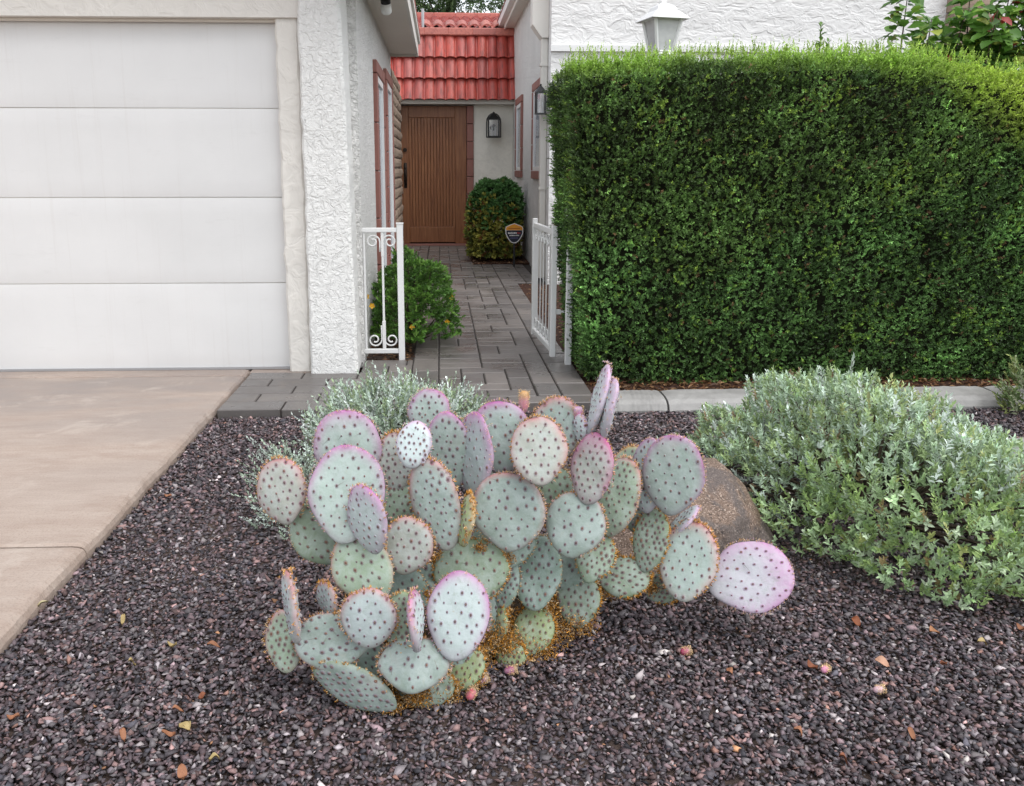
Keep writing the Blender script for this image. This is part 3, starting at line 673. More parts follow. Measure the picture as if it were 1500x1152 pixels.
# lamp post behind the hedge
Yl = 6.1; pl = atY(968, 84, Yl); lz = pl[2]
lmp = empty('lamp_post', (pl[0], Yl, -.02)); tag(lmp, 'white post lantern with four glass sides rising behind the hedge', 'lamp')
zz = lz + .02; ro = math.pi / 4 + .22
q8 = math.sqrt(2)
def fr4(r, z): return [(r * q8 * math.cos(ro + k * math.pi / 2), r * q8 * math.sin(ro + k * math.pi / 2), z) for k in range(4)]
MB().lathe([(.05, 0), (.05, .03), (.036, .05), (.034, zz - .16), (.05, zz - .15), (.034, zz - .13), (.03, zz - .06)], 14).build('post', M['white'], lmp, True)
arm = MB()
for k in range(4):
    th = ro + k * math.pi / 2; d = Vector((math.cos(th), math.sin(th), 0))
    arm.tube([d * .022 + Vector((0, 0, zz - .075)), d * .05 + Vector((0, 0, zz - .055)), d * .066 + Vector((0, 0, zz - .025)), d * .076 + Vector((0, 0, zz + .012))], .009, 6)
arm.tube([(0, 0, zz - .08), (0, 0, zz + .01)], .016, 8).build('bracket', M['white'], lmp, True)
MB().lathe([(.062 * q8, 0), (.070 * q8, .012), (.062 * q8, .03)], 4, (0, 0, zz), ro).build('base_tray', M['white'], lmp)
r0, r1, h1 = .058, .096, .215; z0_ = zz + .03
fb = MB(); A = fr4(r0, z0_); B = fr4(r1, z0_ + h1)
for k in range(4): fb.tube([A[k], B[k]], .012, 4)
for k in range(4): fb.tube([B[k], B[(k + 1) % 4]], .011, 4); fb.tube([A[k], A[(k + 1) % 4]], .010, 4)
fb.build('frame', M['white'], lmp)
A = fr4(r0 - .004, z0_); B = fr4(r1 - .004, z0_ + h1)
for k in range(4):
    k2 = (k + 1) % 4; nn = (Vector(A[k]) + Vector(A[k2])).normalized(); nn.z = 0; th_ = nn * .004
    a, b2, c_, d_ = (Vector(p) for p in (A[k], A[k2], B[k2], B[k])); cx_ = (a + b2 + c_ + d_) / 4
    a, b2, c_, d_ = (p + (cx_ - p) * .05 for p in (a, b2, c_, d_))
    V = [a, b2, c_, d_, a - th_, b2 - th_, c_ - th_, d_ - th_]
    MB().add(V, [(0, 1, 2, 3), (7, 6, 5, 4), (0, 4, 5, 1), (1, 5, 6, 2), (2, 6, 7, 3), (3, 7, 4, 0)]).build('pane', M['lamp_glass'], lmp)
MB().lathe([(.015, 0), (.02, .05), (.035, .09), (.032, .13), (.01, .155)], 10, (0, 0, zz + .04)).build('bulb', M['white'], lmp, True)
MB().lathe([(.098 * q8, -.004), (.138 * q8, -.020), (.138 * q8, -.015), (.085 * q8, .034), (.074 * q8, .040), (.062 * q8, .068), (.028 * q8, .090), (.018 * q8, .094), (.02 * q8, .108), (.007 * q8, .12)], 4, (0, 0, z0_ + h1 + .012), ro).build('cap', M['white'], lmp)

# ------------------------------------------------------------------ foliage
def leaf_cloud(name, P, Dv, Up, L, Wd, col, m, parent, fold=.12, quad=True, curl=0.0):
    n = len(P); Wv = nrm(np.cross(Dv, Up)); Up = np.cross(Wv, Dv)
    L = np.broadcast_to(L, n)[:, None]; Wd = np.broadcast_to(Wd, n)[:, None]
    if quad:   # two triangles folded along the midrib
        v = np.stack([P, P + Dv * L * .5 + Wv * Wd * .5 + Up * L * fold, P + Dv * L - Up * L * curl, P + Dv * L * .5 - Wv * Wd * .5 + Up * L * fold], 1)
        tri = np.array([(0, 1, 2), (0, 2, 3)]); k = 4
    else:
        v = np.stack([P, P + Dv * L * .35 + Wv * Wd * .5 + Up * L * fold, P + Dv * L * .35 - Wv * Wd * .5 + Up * L * fold, P + Dv * L * .4, P + Dv * L * .72 + Wv * Wd * .36 + Up * L * fold * .6, P + Dv * L * .72 - Wv * Wd * .36 + Up * L * fold * .6, P + Dv * L - Up * L * curl], 1)
        tri = np.array([(0, 1, 3), (0, 3, 2), (3, 1, 4), (3, 5, 2), (3, 4, 6), (3, 6, 5)]); k = 7
    T = (tri[None] + k * np.arange(n)[:, None, None]).reshape(-1, 3)
    return fastmesh(name, v.reshape(-1, 3), T, m, parent, np.repeat(col, k, 0))
def sprigs(P0, D, Ls, n, ll, lw, ang=1.0, jit=.25, tipang=.45, start=.15):
    # leaves set round short shoots; returns position, direction, up, length, width, sprig index, t
    N = len(P0); ref = rvec(N); U = nrm(np.cross(D, ref)); V = np.cross(D, U); ph = rng.uniform(0, 6.28, N); out = []
    for k in range(n):
        t_ = start + (1 - start) * k / max(1, n - 1); a = ph + k * 2.4 + rng.normal(0, jit, N)
        side = np.cos(a)[:, None] * U + np.sin(a)[:, None] * V
        an = (ang * (1 - t_) + tipang * t_) + rng.normal(0, jit * .6, N)
        d = nrm(D * np.cos(an)[:, None] + side * np.sin(an)[:, None]); up_ = nrm(D * np.sin(an)[:, None] - side * np.cos(an)[:, None] + rng.normal(0, .15, (N, 3)))
        s = (1 - .35 * t_) * np.exp(rng.normal(0, .18, N))
        out.append((P0 + D * (Ls * t_)[:, None], d, up_, ll * s, lw * s, np.arange(N), np.full(N, t_)))
    return [np.concatenate(x) for x in zip(*out)]
def vnoise(P, s, seed=0):
    r = np.random.default_rng(seed); o = np.zeros(len(P))
    for i in range(6):
        k = r.normal(0, 1, 3) * s; o += np.sin(P @ k + r.uniform(0, 6.28))
    return o / 6 * 1.7

# clipped hedge
def hedge_top(x): return np.interp(x, [.5, .8, 1.3, 2.2, 2.7, 3.1, 3.5, 5], [1.79, 1.84, 1.855, 1.885, 1.89, 1.82, 1.75, 1.70])
def hedge_left(z): return .800 - .130 * np.clip(z / 1.75, 0, 1) ** 1.2
hedge = empty('hedge', (2.6, 5.2, -.02)); tag(hedge, 'tall clipped box hedge with bright new growth along its top', 'hedge')
HG = np.array([2.6, 5.2, -.02])
def hedge_build():
    nf = 28000; x = rng.uniform(.6, 4.6, nf); z = rng.uniform(-.01, 1.0, nf) * hedge_top(x); lf = hedge_left(z); keep = x > lf; x, z = x[keep], z[keep]
    y = 4.80 + .03 * (1 - z / 1.8); n = len(x); Pf = np.stack([x, y, z], 1); Nf = np.tile([0., -1, .18], (n, 1))
    # rounded shoulder near the top
    sh = np.clip((z - hedge_top(x) + .16) / .16, 0, 1); Pf[:, 1] += .10 * sh ** 2; Nf[:, 2] += 1.2 * sh
    # rounded left front corner
    lc = np.clip((hedge_left(z) + .14 - x) / .14, 0, 1); Pf[:, 1] += .09 * lc ** 2; Nf[:, 0] -= 1.0 * lc
    # lower edge tucked in
    Pf[:, 1] -= .045 * np.clip((.5 - z) / .5, 0, 1)
    ns = 6500; zs = rng.uniform(.04, 1.72, ns); ysd = rng.uniform(4.86, 5.62, ns); Ps = np.stack([hedge_left(zs) + .02 * np.sin(ysd * 9), ysd, zs], 1); Ns = np.tile([-1., -.15, .15], (ns, 1))
    ntp = 8000; xt = rng.uniform(.71, 4.6, ntp); yt = rng.uniform(4.86, 5.6, ntp); Pt = np.stack([xt, yt, hedge_top(xt) - .01], 1); Nt = np.tile([0., -.25, 1.0], (ntp, 1))
    P = np.concatenate([Pf, Ps, Pt]); N_ = np.concatenate([Nf, Ns, Nt]); n = len(P)
    lump = vnoise(P, 5.5, 3) * .5 + vnoise(P, 14, 4) * .5
    depth = .055 * (1 - np.clip(lump * .5 + .5, 0, 1)) + rng.uniform(0, .05, n) + .06 * np.clip(vnoise(P, 7, 9) - .75, 0, 1)
    D = nrm(nrm(N_) + rng.normal(0, .42, (n, 3)) + np.array([0, 0, .30])); P = P - nrm(N_) * (depth[:, None] + .02)
    Ls = rng.uniform(.03, .065, n); topz = hedge_top(P[:, 0]); zone = np.interp(P[:, 0], [.6, 1.5, 2.4, 3.0, 3.6], [.14, .13, .20, .36, .60]); near_top = np.clip((P[:, 2] - topz + zone + .05 * vnoise(P, 8, 77)) / (zone * .6), 0, 1)
    right = np.clip((P[:, 0] - 2.6) / .7, 0, 1)
    new = np.clip(near_top * .95 + .1 * rng.normal(0, 1, n) * near_top, 0, 1)
    p, d, u, l, wd, idx, t_ = sprigs(P, D, Ls, 9, .0175, .0102, 1.05, .35, .5)
    cb = np.array([.082, .160, .046]) * np.exp(.55 * vnoise(P, 9, 55) + .35 * vnoise(P, 20, 56))[:, None] * np.exp(rng.normal(0, .42, (n, 1))); fresh = rng.random(n) < .06 + .30 * (vnoise(P, 11, 91) > .75); cb[fresh] = np.array([.20, .33, .06]) * np.exp(rng.normal(0, .22, (fresh.sum(), 1)))
    olive = vnoise(P, 2.2, 21) > .35; cb[olive] *= np.array([1.12, 1.02, .95])
    dead = rng.random(n) < .012; cb[dead] = (.20, .12, .06)
    cn = np.array([.31, .49, .08]) * np.exp(rng.normal(0, .2, (n, 1))) * (1 + right[:, None] * np.array([.45, .18, .1])); cs = cb * (1 - new[:, None]) + cn * new[:, None]
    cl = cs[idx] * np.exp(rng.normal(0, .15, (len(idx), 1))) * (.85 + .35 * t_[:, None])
    # upright new shoots
    k = 1500; xs_ = rng.uniform(.72, 4.6, k); ys_ = rng.uniform(4.85, 5.35, k); P2 = np.stack([xs_, ys_, hedge_top(xs_) - .02], 1); D2 = nrm(np.tile([0, -.1, 1.], (k, 1)) + rng.normal(0, .22, (k, 3)))
    L2 = rng.uniform(.02, .075, k) * (1 + .5 * (rng.random(k) < .06)); q = sprigs(P2, D2, L2, 10, .016, .008, .9, .3, .4)
    c2 = (np.array([.38, .55, .10]) * np.exp(rng.normal(0, .25, (k, 1))))[q[5]]
    for i in range(5): pass
    P_, D_, U_, L_, W_ = (np.concatenate([a, b]) for a, b in ((p, q[0]), (d, q[1]), (u, q[2]), (l, q[3]), (wd, q[4])))
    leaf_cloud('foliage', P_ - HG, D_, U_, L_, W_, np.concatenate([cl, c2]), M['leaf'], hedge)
hedge_build()
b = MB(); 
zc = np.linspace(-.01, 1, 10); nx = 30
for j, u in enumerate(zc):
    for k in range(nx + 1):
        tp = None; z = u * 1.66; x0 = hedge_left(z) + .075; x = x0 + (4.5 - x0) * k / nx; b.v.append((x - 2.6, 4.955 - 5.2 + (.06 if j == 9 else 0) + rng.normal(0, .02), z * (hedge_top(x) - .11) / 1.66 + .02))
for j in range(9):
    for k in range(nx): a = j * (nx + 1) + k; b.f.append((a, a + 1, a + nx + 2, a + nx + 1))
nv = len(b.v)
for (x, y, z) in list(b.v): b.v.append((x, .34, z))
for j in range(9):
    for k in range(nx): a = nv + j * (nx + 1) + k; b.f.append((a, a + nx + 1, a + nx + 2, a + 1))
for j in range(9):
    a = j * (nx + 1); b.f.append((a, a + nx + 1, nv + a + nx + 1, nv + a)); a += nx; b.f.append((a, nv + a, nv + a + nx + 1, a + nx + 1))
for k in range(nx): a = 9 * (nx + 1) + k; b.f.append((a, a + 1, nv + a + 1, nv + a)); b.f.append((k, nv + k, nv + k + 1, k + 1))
b.build('shaded_twig_core', M['twig_shade'], hedge)  # solid filler behind the leaves, stops see-through; inner shade painted into its colour
for k in range(8):
    x = .95 + k * .5 + rng.uniform(-.1, .1); MB().tube([(x - 2.6, -.12, -.02), (x - 2.6 + .02, -.10, .2), (x - 2.6 - .03, -.1, .5)], [.022, .018, .012], 7).build('stem', M['bark'], hedge)

def mound(name, label, cat, c, rx, ry, hz, nsp, Ls, nl, ll, lw, pal, m, ang=.9, up_bias=.5, lump=.22, quad=False, zmin=.02, seed=5, jitter=.4, group=None, stems=14, tipang=.4, extra=None, shape=None, box=2.0):
    e = empty(name, (c[0], c[1], c[2])); tag(e, label, cat, group)
    th = rng.uniform(0, 2 * math.pi, nsp); cz = rng.uniform(0, 1, nsp) ** .8; s_ = np.sqrt(1 - cz ** 2); n0 = np.stack([np.cos(th) * s_, np.sin(th) * s_, cz], 1)
    n0 = n0 / ((np.abs(n0) ** box).sum(1, keepdims=True) ** (1 / box)); rad = 1 + lump * vnoise(n0 * 1.0, 2.6, seed) + min(.12, lump * .6) * vnoise(n0, 7, seed + 1); inn = np.where(rng.random(nsp) < .55, 1, rng.uniform(.62, 1, nsp)); rad *= inn
    P = n0 * np.array([rx, ry, hz]) * rad[:, None]
    if shape is not None: P = shape(P)
    P[:, 2] = np.maximum(P[:, 2], zmin)
    D = nrm(nrm(n0 / np.array([rx, ry, hz])) + rng.normal(0, jitter, (nsp, 3)) + np.array([0, 0, up_bias])); P = P - D * np.mean(Ls) * .8
    P[:, 2] = np.maximum(P[:, 2], .005)
    L = rng.uniform(Ls[0], Ls[1], nsp)
    p, d, u, l, wd, idx, t_ = sprigs(P, D, L, nl, ll, lw, ang, .3, tipang)
    cols = np.array([q[0] for q in pal]); pr = np.array([q[1] for q in pal]); pr = pr / pr.sum()
    if extra is not None: cs = extra(P, cols, pr)
    else: cs = cols[rng.choice(len(cols), nsp, p=pr)]
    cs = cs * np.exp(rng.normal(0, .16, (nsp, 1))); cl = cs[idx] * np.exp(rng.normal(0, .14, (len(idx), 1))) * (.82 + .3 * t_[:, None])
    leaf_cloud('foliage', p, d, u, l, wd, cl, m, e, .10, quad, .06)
    b = MB()
    for k in range(stems):
        i = rng.integers(nsp); q = P[i]; r0_ = .009 * max(1, hz / .5); st0 = np.array([q[0] * .12, q[1] * .12, -.02]); mid = np.array([q[0] * .55, q[1] * .55, q[2] * .45]); b.tube([st0, mid, q * .97], [r0_, r0_ * .7, r0_ * .35], 5)
    if stems: b.build('stems', M['bark'], e)
    # thin shoots carrying the leaves
    sh = rng.choice(nsp, min(nsp, 900), False); a = P[sh]; bb = P[sh] + D[sh] * L[sh][:, None]; sd = nrm(np.cross(D[sh], rvec(len(sh)))) * .0016; s2 = np.cross(D[sh], sd)
    V = np.stack([a + sd, a - sd * .5 + s2 * .87, a - sd * .5 - s2 * .87, bb], 1); T = (np.array([(0, 1, 3), (1, 2, 3), (2, 0, 3)])[None] + 4 * np.arange(len(sh))[:, None, None]).reshape(-1, 3)
    fastmesh('shoots', V.reshape(-1, 3), T, M['bark'], e)
    return e
sil = [((.52, .64, .50), 3), ((.42, .54, .36), 4), ((.38, .49, .24), 4.5), ((.70, .78, .72), 1.3), ((.50, .53, .25), .5), ((.30, .22, .13), .35)]
def ybias(P, cols, pr):
    n = len(P); c = cols[rng.choice(len(cols), n, p=pr)]
    low = (P[:, 1] < -.25) & (P[:, 2] < .30); c[low] = c[low] * np.array([.88, .94, .72])
    ye = vnoise(P, 9, 44) > 1.0; c[ye] = np.array([.50, .54, .24]); return c
def shrub_shape(P):
    P = P.copy(); P[:, 2] *= np.interp(P[:, 0], [-.7, -.35, -.1, .3, .75], [.86, 1.04, 1.0, .72, .50]); r = np.clip(P[:, 0] / .6, 0, 1)
    back = P[:, 1] > 0; P[back, 1] *= 1 - .55 * r[back]; P[:, 0] += .05 * np.clip(P[:, 1] * -1, 0, 1); return P
ge = mound('emu_bush', 'wide low grey-green shrub sprawling beside the boulder', 'shrub', (1.60, 3.0, GZ), .68, .88, .51, 5200, (.03, .075), 11, .0240, .0095, sil, M['silver'], 1.05, .60, .30, zmin=.03, seed=12, stems=60, extra=ybias, shape=shrub_shape)
tall = [(1185, 580), (1203, 545), (1210, 560), (1250, 525), (1262, 555), (1080, 610), (1300, 590), (1120, 600), (1345, 620)]
P0, D0 = [], []
for px_, py_ in tall:
    q = atY(px_, py_, 3.05 + random.uniform(-.1, .15)) - np.array([1.60, 3.0, GZ]); d = nrm(np.array([random.uniform(-.2, .2), random.uniform(-.15, .1), 1.0])); P0.append(q - d * .13); D0.append(d); MB().tube([q - d * .25, q - d * .1, q], [.003, .0025, .0012], 5).build('shoot', M['bark'], ge)
q = sprigs(np.array(P0), np.array(D0), np.full(len(P0), .14), 26, .026, .0095, .75, .2, .4); leaf_cloud('shoot_foliage', q[0], q[1], q[2], q[3], q[4], np.tile(np.array([.58, .66, .58]), (len(q[0]), 1)) * np.exp(rng.normal(0, .12, (len(q[0]), 1))), M['silver'], ge, .1, False, .05)
mound('silver_bush', 'small silvery shrub growing behind the cactus', 'shrub', (-.17, 3.62, GZ), .50, .46, .40, 1000, (.07, .17), 14, .024, .0120, [((.55, .64, .57), 3), ((.42, .52, .40), 3), ((.30, .38, .22), 2), ((.68, .74, .70), 1)], M['silver'], .95, .6, .25, zmin=.02, seed=31, stems=26)
mound('silver_bush', 'thin silvery shrublet between the gravel and the pink-edged left cactus pad', 'shrub', (-.53, 3.0, GZ), .17, .22, .29, 260, (.05, .12), 13, .016, .0075, [((.55, .64, .57), 3), ((.42, .52, .40), 3)], M['silver'], .95, .5, .25, zmin=.02, seed=33, stems=8)
mound('small_shrub', 'small yellowish-green shrub overhanging the far end of the curb', 'shrub', (3.12, 4.22, GZ), .22, .20, .26, 170, (.06, .13), 12, .030, .011, [((.26, .30, .10), 3), ((.17, .25, .09), 3), ((.32, .36, .22), 1)], M['silver'], .95, .5, .3, seed=17, stems=10)
grn = mound('flowering_shrub', 'bright green leafy shrub with yellow blooms behind the narrow gate panel', 'shrub', (-.21, 6.25, -.02), .30, .62, .60, 1500, (.03, .075), 11, .032, .015, [((.12, .25, .045), 4), ((.08, .175, .035), 4), ((.19, .35, .07), 2)], M['leaf'], .95, .15, .12, jitter=.55, seed=8, stems=14, zmin=.12, box=2.7)
M['petal'] = mat('yellow_petal', (.85, .48, .03), .5)
for px_, py_, yy in ((604, 479, 5.72), (545, 448, 5.72), (661, 435, 6.1), (655, 472, 5.95), (537, 434, 5.75)):
    p = atY(px_, py_, yy) - np.array([-.21, 6.25, -.02]); b = MB()
    for k in range(5):
        th = k * 1.2566 + px_; d = Vector((math.cos(th), -.45, math.sin(th))).normalized(); s = Vector((-math.sin(th), 0, math.cos(th))) * .009; P = Vector(p)
        b.add([P, P + d * .014 + s, P + d * .024, P + d * .014 - s], [(0, 1, 2, 3)])
    b.lathe([(.004, -.004), (.008, 0), (.004, .006)], 6, tuple(p)).build('bloom', M['petal'], grn)
def door_cols(P, cols, pr):
    n = len(P); c = np.tile(np.array([.10, .22, .07]), (n, 1)); y = (P[:, 2] < .60 + .16 * vnoise(P, 5, 2) + .16 * rng.normal(0, 1, n) - .18 * P[:, 0]); c[y] = np.array([.36, .35, .08]); k = y & (rng.random(n) < .35); c[k] = np.array([.16, .20, .05]); k = y & (rng.random(n) < .12); c[k] = (.22, .11, .04); return c
def door_shape(P):
    P = P.copy(); s = np.clip((P[:, 2] - .2) / .6, 0, 1); P[:, 0] *= (.8 + .2 * s); return P
mound('clipped_bush', 'rounded bush by the entry door, dark green above and yellowing below', 'shrub', (.74, 11.75, 0), .42, .55, 1.06, 2600, (.03, .07), 9, .055, .030, [((.05, .12, .03), 1)], M['leaf'], .95, .12, .07, jitter=.4, seed=3, stems=16, zmin=.10, extra=door_cols, shape=door_shape, box=2.9)

# vine behind the hedge, with large heart-shaped leaves on upright canes
def vine(name, label, c, canes, seed):
    e = empty(name, c); tag(e, label, 'plant'); P = []; D = []; b = MB()
    for (dx, dy, top, lean) in canes:
        path = [Vector((dx * .4, dy * .4, 0)), Vector((dx * .8, dy, top * .5)), Vector((dx, dy, top * .8)), Vector((dx + lean, dy - .05, top))]; b.tube(path, [.014, .010, .007, .003], 5)
        for k in range(105):
            t_ = 1 - .55 * rng.random() ** 1.4; i = min(2, int(t_ * 3)); q = path[i].lerp(path[i + 1], t_ * 3 - i); th = rng.uniform(0, 6.28)
            sp_ = .22 * (1.12 - t_); P.append(q + Vector((math.cos(th) * sp_ * rng.random() * 2, math.sin(th) * sp_ * rng.random() * 2, 0))); d = Vector((math.cos(th), math.sin(th), rng.normal(-.15, .4))); D.append(d.normalized())
    b.build('canes', M['bark'], e); P = np.array(P); D = np.array(D); n = len(P); pal = np.array([(.12, .24, .045), (.08, .17, .035), (.20, .32, .06), (.26, .30, .06)]); col = pal[rng.choice(4, n, p=[.4, .35, .17, .08])] * np.exp(rng.normal(0, .2, (n, 1))); col *= 1.25; rd = rng.random(n) < .02; col[rd] = (.36, .05, .05)
    leaf_cloud('foliage', P, D, nrm(np.tile([0, -.5, 1.], (n, 1)) + rng.normal(0, .35, (n, 3))), .085 * np.exp(rng.normal(0, .2, n)), .062 * np.exp(rng.normal(0, .15, n)), col, M['leaf'], e, .08, False, .12)
cn = []
for px_, py_ in ((1326, -10), (1345, 55), (1360, 25), (1378, 50), (1398, 20), (1412, 45), (1425, -10), (1436, 30), (1450, 10), (1462, 50), (1475, -30), (1488, 10), (1500, -20), (1515, 10), (1530, -10), (1545, 20), (1440, 60), (1480, 60), (1395, 65), (1500, 60), (1345, 75), (1420, 70)):
    p = atY(px_, py_, 6.0 + random.uniform(-.1, .2)); cn.append((p[0] - 4.0, p[1] - 6.15, p[2], random.uniform(-.05, .05)))
vine('bougainvillea', 'leafy bougainvillea with a few red bracts rising above the hedge', (4.0, 6.15, -.02), cn, 5)
cn = []
for px_, py_ in ((1203, 35), (1212, 60), (1196, 66), (1262, 66), (1285, 62)):
    p = atY(px_, py_, 5.75); cn.append((p[0] - 2.65, p[1] - 5.8, p[2], random.uniform(-.03, .03)))
e_ = None
def shoot_plant():
    e = empty('tall_shoot', (2.65, 5.8, -.02)); tag(e, 'thin leafy shoots poking up above the hedge top against the white wall', 'plant'); b = MB(); P0 = []; D0 = []; L0 = []
    for dx, dy, top, ln in cn:
        b.tube([(dx * .5, dy, 0), (dx * .9, dy, top * .6), (dx, dy, top)], [.008, .006, .003], 5); P0.append((dx, dy, top - .16)); D0.append((ln, 0, 1)); L0.append(.17)
    b.build('stems', M['bark'], e); q = sprigs(np.array(P0), nrm(np.array(D0, float)), np.array(L0), 14, .055, .026, 1.1, .3, .5); leaf_cloud('foliage', q[0], q[1], q[2], q[3], q[4], np.tile(np.array([.13, .24, .05]), (len(q[0]), 1)), M['leaf'], e, .1, False, .1)
shoot_plant()

# trees behind the house
def tree(c, h, cw, label, seed):
    e = empty('tree', c); tag(e, label, 'tree', None); r = np.random.default_rng(seed)
    b = MB(); b.tube([(0, 0, -.1), (.05, 0, h * .3), (-.08, .05, h * .6), (.02, 0, h * .92)], [.20, .17, .11, .03], 9)
    tips = []
    for k in range(16):
        z = h * r.uniform(.28, .85); th = r.uniform(0, 6.28); rr = cw * r.uniform(.5, 1) * (1 - .35 * (z / h)); q = Vector((math.cos(th) * rr, math.sin(th) * rr, z + r.uniform(.2, .9))); s0 = Vector((0, 0, z - .4))
        b.tube([s0, s0.lerp(q, .5) + Vector((0, 0, .15)), q], [.06, .04, .012], 6); tips += [q, s0.lerp(q, .7), s0.lerp(q, .45)]
    b.build('trunk', M['bark'], e, True); n = 1700
    P = np.array(tips)[r.integers(len(tips), size=n)] + rng.normal(0, .42, (n, 3)) * np.array([1, 1, .8]); D = nrm(rng.normal(0, .7, (n, 3)) + np.array([0, 0, -.55])); q = sprigs(P, D, rng.uniform(.15, .4, n), 9, .15, .045, .8, .4, .5)
    pal = np.array([(.10, .17, .06), (.07, .12, .045), (.15, .22, .09)]); col = pal[rng.choice(3, n)][q[5]] * np.exp(rng.normal(0, .2, (len(q[0]), 1)))
    leaf_cloud('crown', q[0], q[1], q[2], q[3], q[4], col, M['leaf'], e, .08, True, .1)
tree((-2.1, 22.5, -.1), 8.5, 2.0, 'feathery green tree behind the red roof on the garage side', 1)
tree((.35, 23.5, -.1), 9.0, 2.1, 'feathery green tree with a thick trunk behind the middle of the red roof', 2)
tree((2.6, 22.0, -.1), 8.2, 2.0, 'feathery green tree behind the roof, next to the right wing', 3)

# ------------------------------------------------------------------ boulder, stepping stone
def boulder():
    n, mth = 72, 40; V = []; c = np.array([.78, 2.68, GZ])
    for i in range(mth + 1):
        ph = math.pi * i / mth
        for k in range(n):
            th = 2 * math.pi * k / n; d = np.array([math.sin(ph) * math.cos(th), math.sin(ph) * math.sin(th), math.cos(ph)]); d = np.sign(d) * np.abs(d) ** .8
            V.append(d)
    V = np.array(V); P = V * np.array([.37, .30, .30])
    # cleft planes
    for nv_, dd in (((.05, -.25, 1), .255), ((-.45, -.75, .55), .235), ((.55, -.75, .25), .245), ((.8, -.1, .65), .285), ((.1, -1, .1), .225), ((-.9, -.2, .45), .285), ((.95, -.35, .0), .325), ((.25, -.55, .85), .255)):
        nv_ = np.array(nv_) / np.linalg.norm(nv_); s = P @ nv_ - dd; P -= np.outer(np.clip(s, 0, None) * .80, nv_)
    P += nrm(P) * (.012 * vnoise(P, 14, 61) + .007 * vnoise(P, 38, 62) + .003 * vnoise(P, 90, 63))[:, None]
    f = [(i * n + k, (i + 1) * n + k, (i + 1) * n + (k + 1) % n, i * n + (k + 1) % n) for i in range(mth) for k in range(n)]
    m = mat('granite', (.3, .22, .17), .6, .4); t = NT(m); v = t.coord(); sp = t.noise(v, 170, 3, .7); sp2 = t.noise(v, 95, 2, .6); lg = t.noise(v, 5, 5, .6)
    c1 = t.ramp(sp, [(.36, (.04, .030, .026)), (.47, (.17, .115, .085)), (.57, (.31, .225, .175)), (.66, (.58, .49, .42))])
    c2 = t.mix(t.ramp(sp2, [(.45, (0,) * 3), (.6, (.8,) * 3)]), c1, (.17, .115, .085))
    c3 = t.mix(t.ramp(lg, [(.50, (0,) * 3), (.56, (.62,) * 3)]), c2, (.085, .08, .084)); t.base(c3); t.norm(t.bump(sp, .6, .006, t.bump(t.noise(v, 22, 5), .7, .02)))
    o = MB().add(P.tolist(), f).build('boulder', m, None, True); o.location = c; tag(o, 'rounded brown granite boulder between the cactus and the grey-green shrub', 'boulder')
boulder()
def stepping():
    m = M['curb']; b = MB(); c = ground(1475, 668, GZ); n = 40; rs = 1 + .06 * np.sin(np.arange(n) * 2 * math.pi / n * 3 + 1); V = []
    for z, s in ((-.05, 1.0), (.012, 1.0), (.022, .985), (.024, .9), (.024, .5)):
        V += [(math.cos(2 * math.pi * k / n) * .30 * rs[k] * s, math.sin(2 * math.pi * k / n) * .20 * rs[k] * s, z) for k in range(n)]
    f = [(i * n + k, i * n + (k + 1) % n, (i + 1) * n + (k + 1) % n, (i + 1) * n + k) for i in range(4) for k in range(n)] + [tuple(4 * n + k for k in range(n)), tuple(range(n))[::-1]]
    o = b.add(V, f).build('stepping_stone', m); o.location = (c[0] + .12, c[1], GZ); tag(o, 'flat grey stepping stone in the gravel beyond the wide shrub', 'stone')
stepping()

# ------------------------------------------------------------------ the prickly pear
cactus = empty('prickly_pear', (.12, 2.02, GZ)); tag(cactus, 'purple-edged prickly pear cactus with many blue-green spotted pads', 'cactus')
CO = np.array([.12, 2.02, GZ])
m = tinted('cactus_skin', .5, .35); t = NT(m); v = t.coord(); at = t.n('VertexColor', layer_name='tint').outputs[0]
oi = t.n('ObjectInfo').outputs['Random']
v = t.n('VectorMath', {0: v, 1: t.n('CombineXYZ', {0: t.m('MULTIPLY', oi, 17.0), 1: t.m('MULTIPLY', oi, 31.0), 2: oi}).outputs[0]}, operation='ADD').outputs[0]
c = t.mix(t.ramp(t.noise(v, 22, 6, .7, .6), [(.36, (.42,) * 3), (.60, (0,) * 3)]), at, (.46, .52, .515)); c = t.mix(t.ramp(t.noise(v, 48, 5, .75), [(.53, (0,) * 3), (.70, (.40,) * 3)]), c, (.17, .22, .16))
st = t.n('Mapping', {'Vector': v, 'Scale': (1.0, .22, 1.0)}).outputs[0]; c = t.mix(t.ramp(t.noise(st, 130, 4, .7), [(.58, (0,) * 3), (.72, (.28,) * 3)]), c, (.30, .31, .22))
c = t.mix(t.ramp(t.noise(v, 9, 4, .6), [(.60, (0,) * 3), (.75, (.30,) * 3)]), c, (.36, .27, .27)); c = t.mix(t.ramp(t.noise(v, 15, 6, .8), [(.64, (0,) * 3), (.70, (.55,) * 3)]), c, (.33, .27, .17)); t.base(c)
t.rough(t.ramp(t.noise(v, 30, 3), [(.35, (.36,) * 3), (.65, (.62,) * 3)]))
t.norm(t.bump(t.noise(st, 90, 3), .25, .0015, t.bump(t.noise(v, 34, 3, .5), .45, .006))); M['skin'] = m
M['areole'] = tinted('areole', .8, .2); M['glochid'] = tinted('glochid', .7, .3)
BLUE = np.array((.262, .325, .290)); GREEN = np.array((.225, .290, .205)); OLIVE = np.array((.20, .25, .11)); PALE = np.array((.48, .555, .55)); PINKY = np.array((.36, .375, .33)); DARKG = np.array((.19, .26, .215))
PURP = np.array((.42, .11, .33)); MAG = np.array((.48, .06, .24)); ROSE = np.array((.46, .16, .17)); LILAC = np.array((.56, .33, .52))
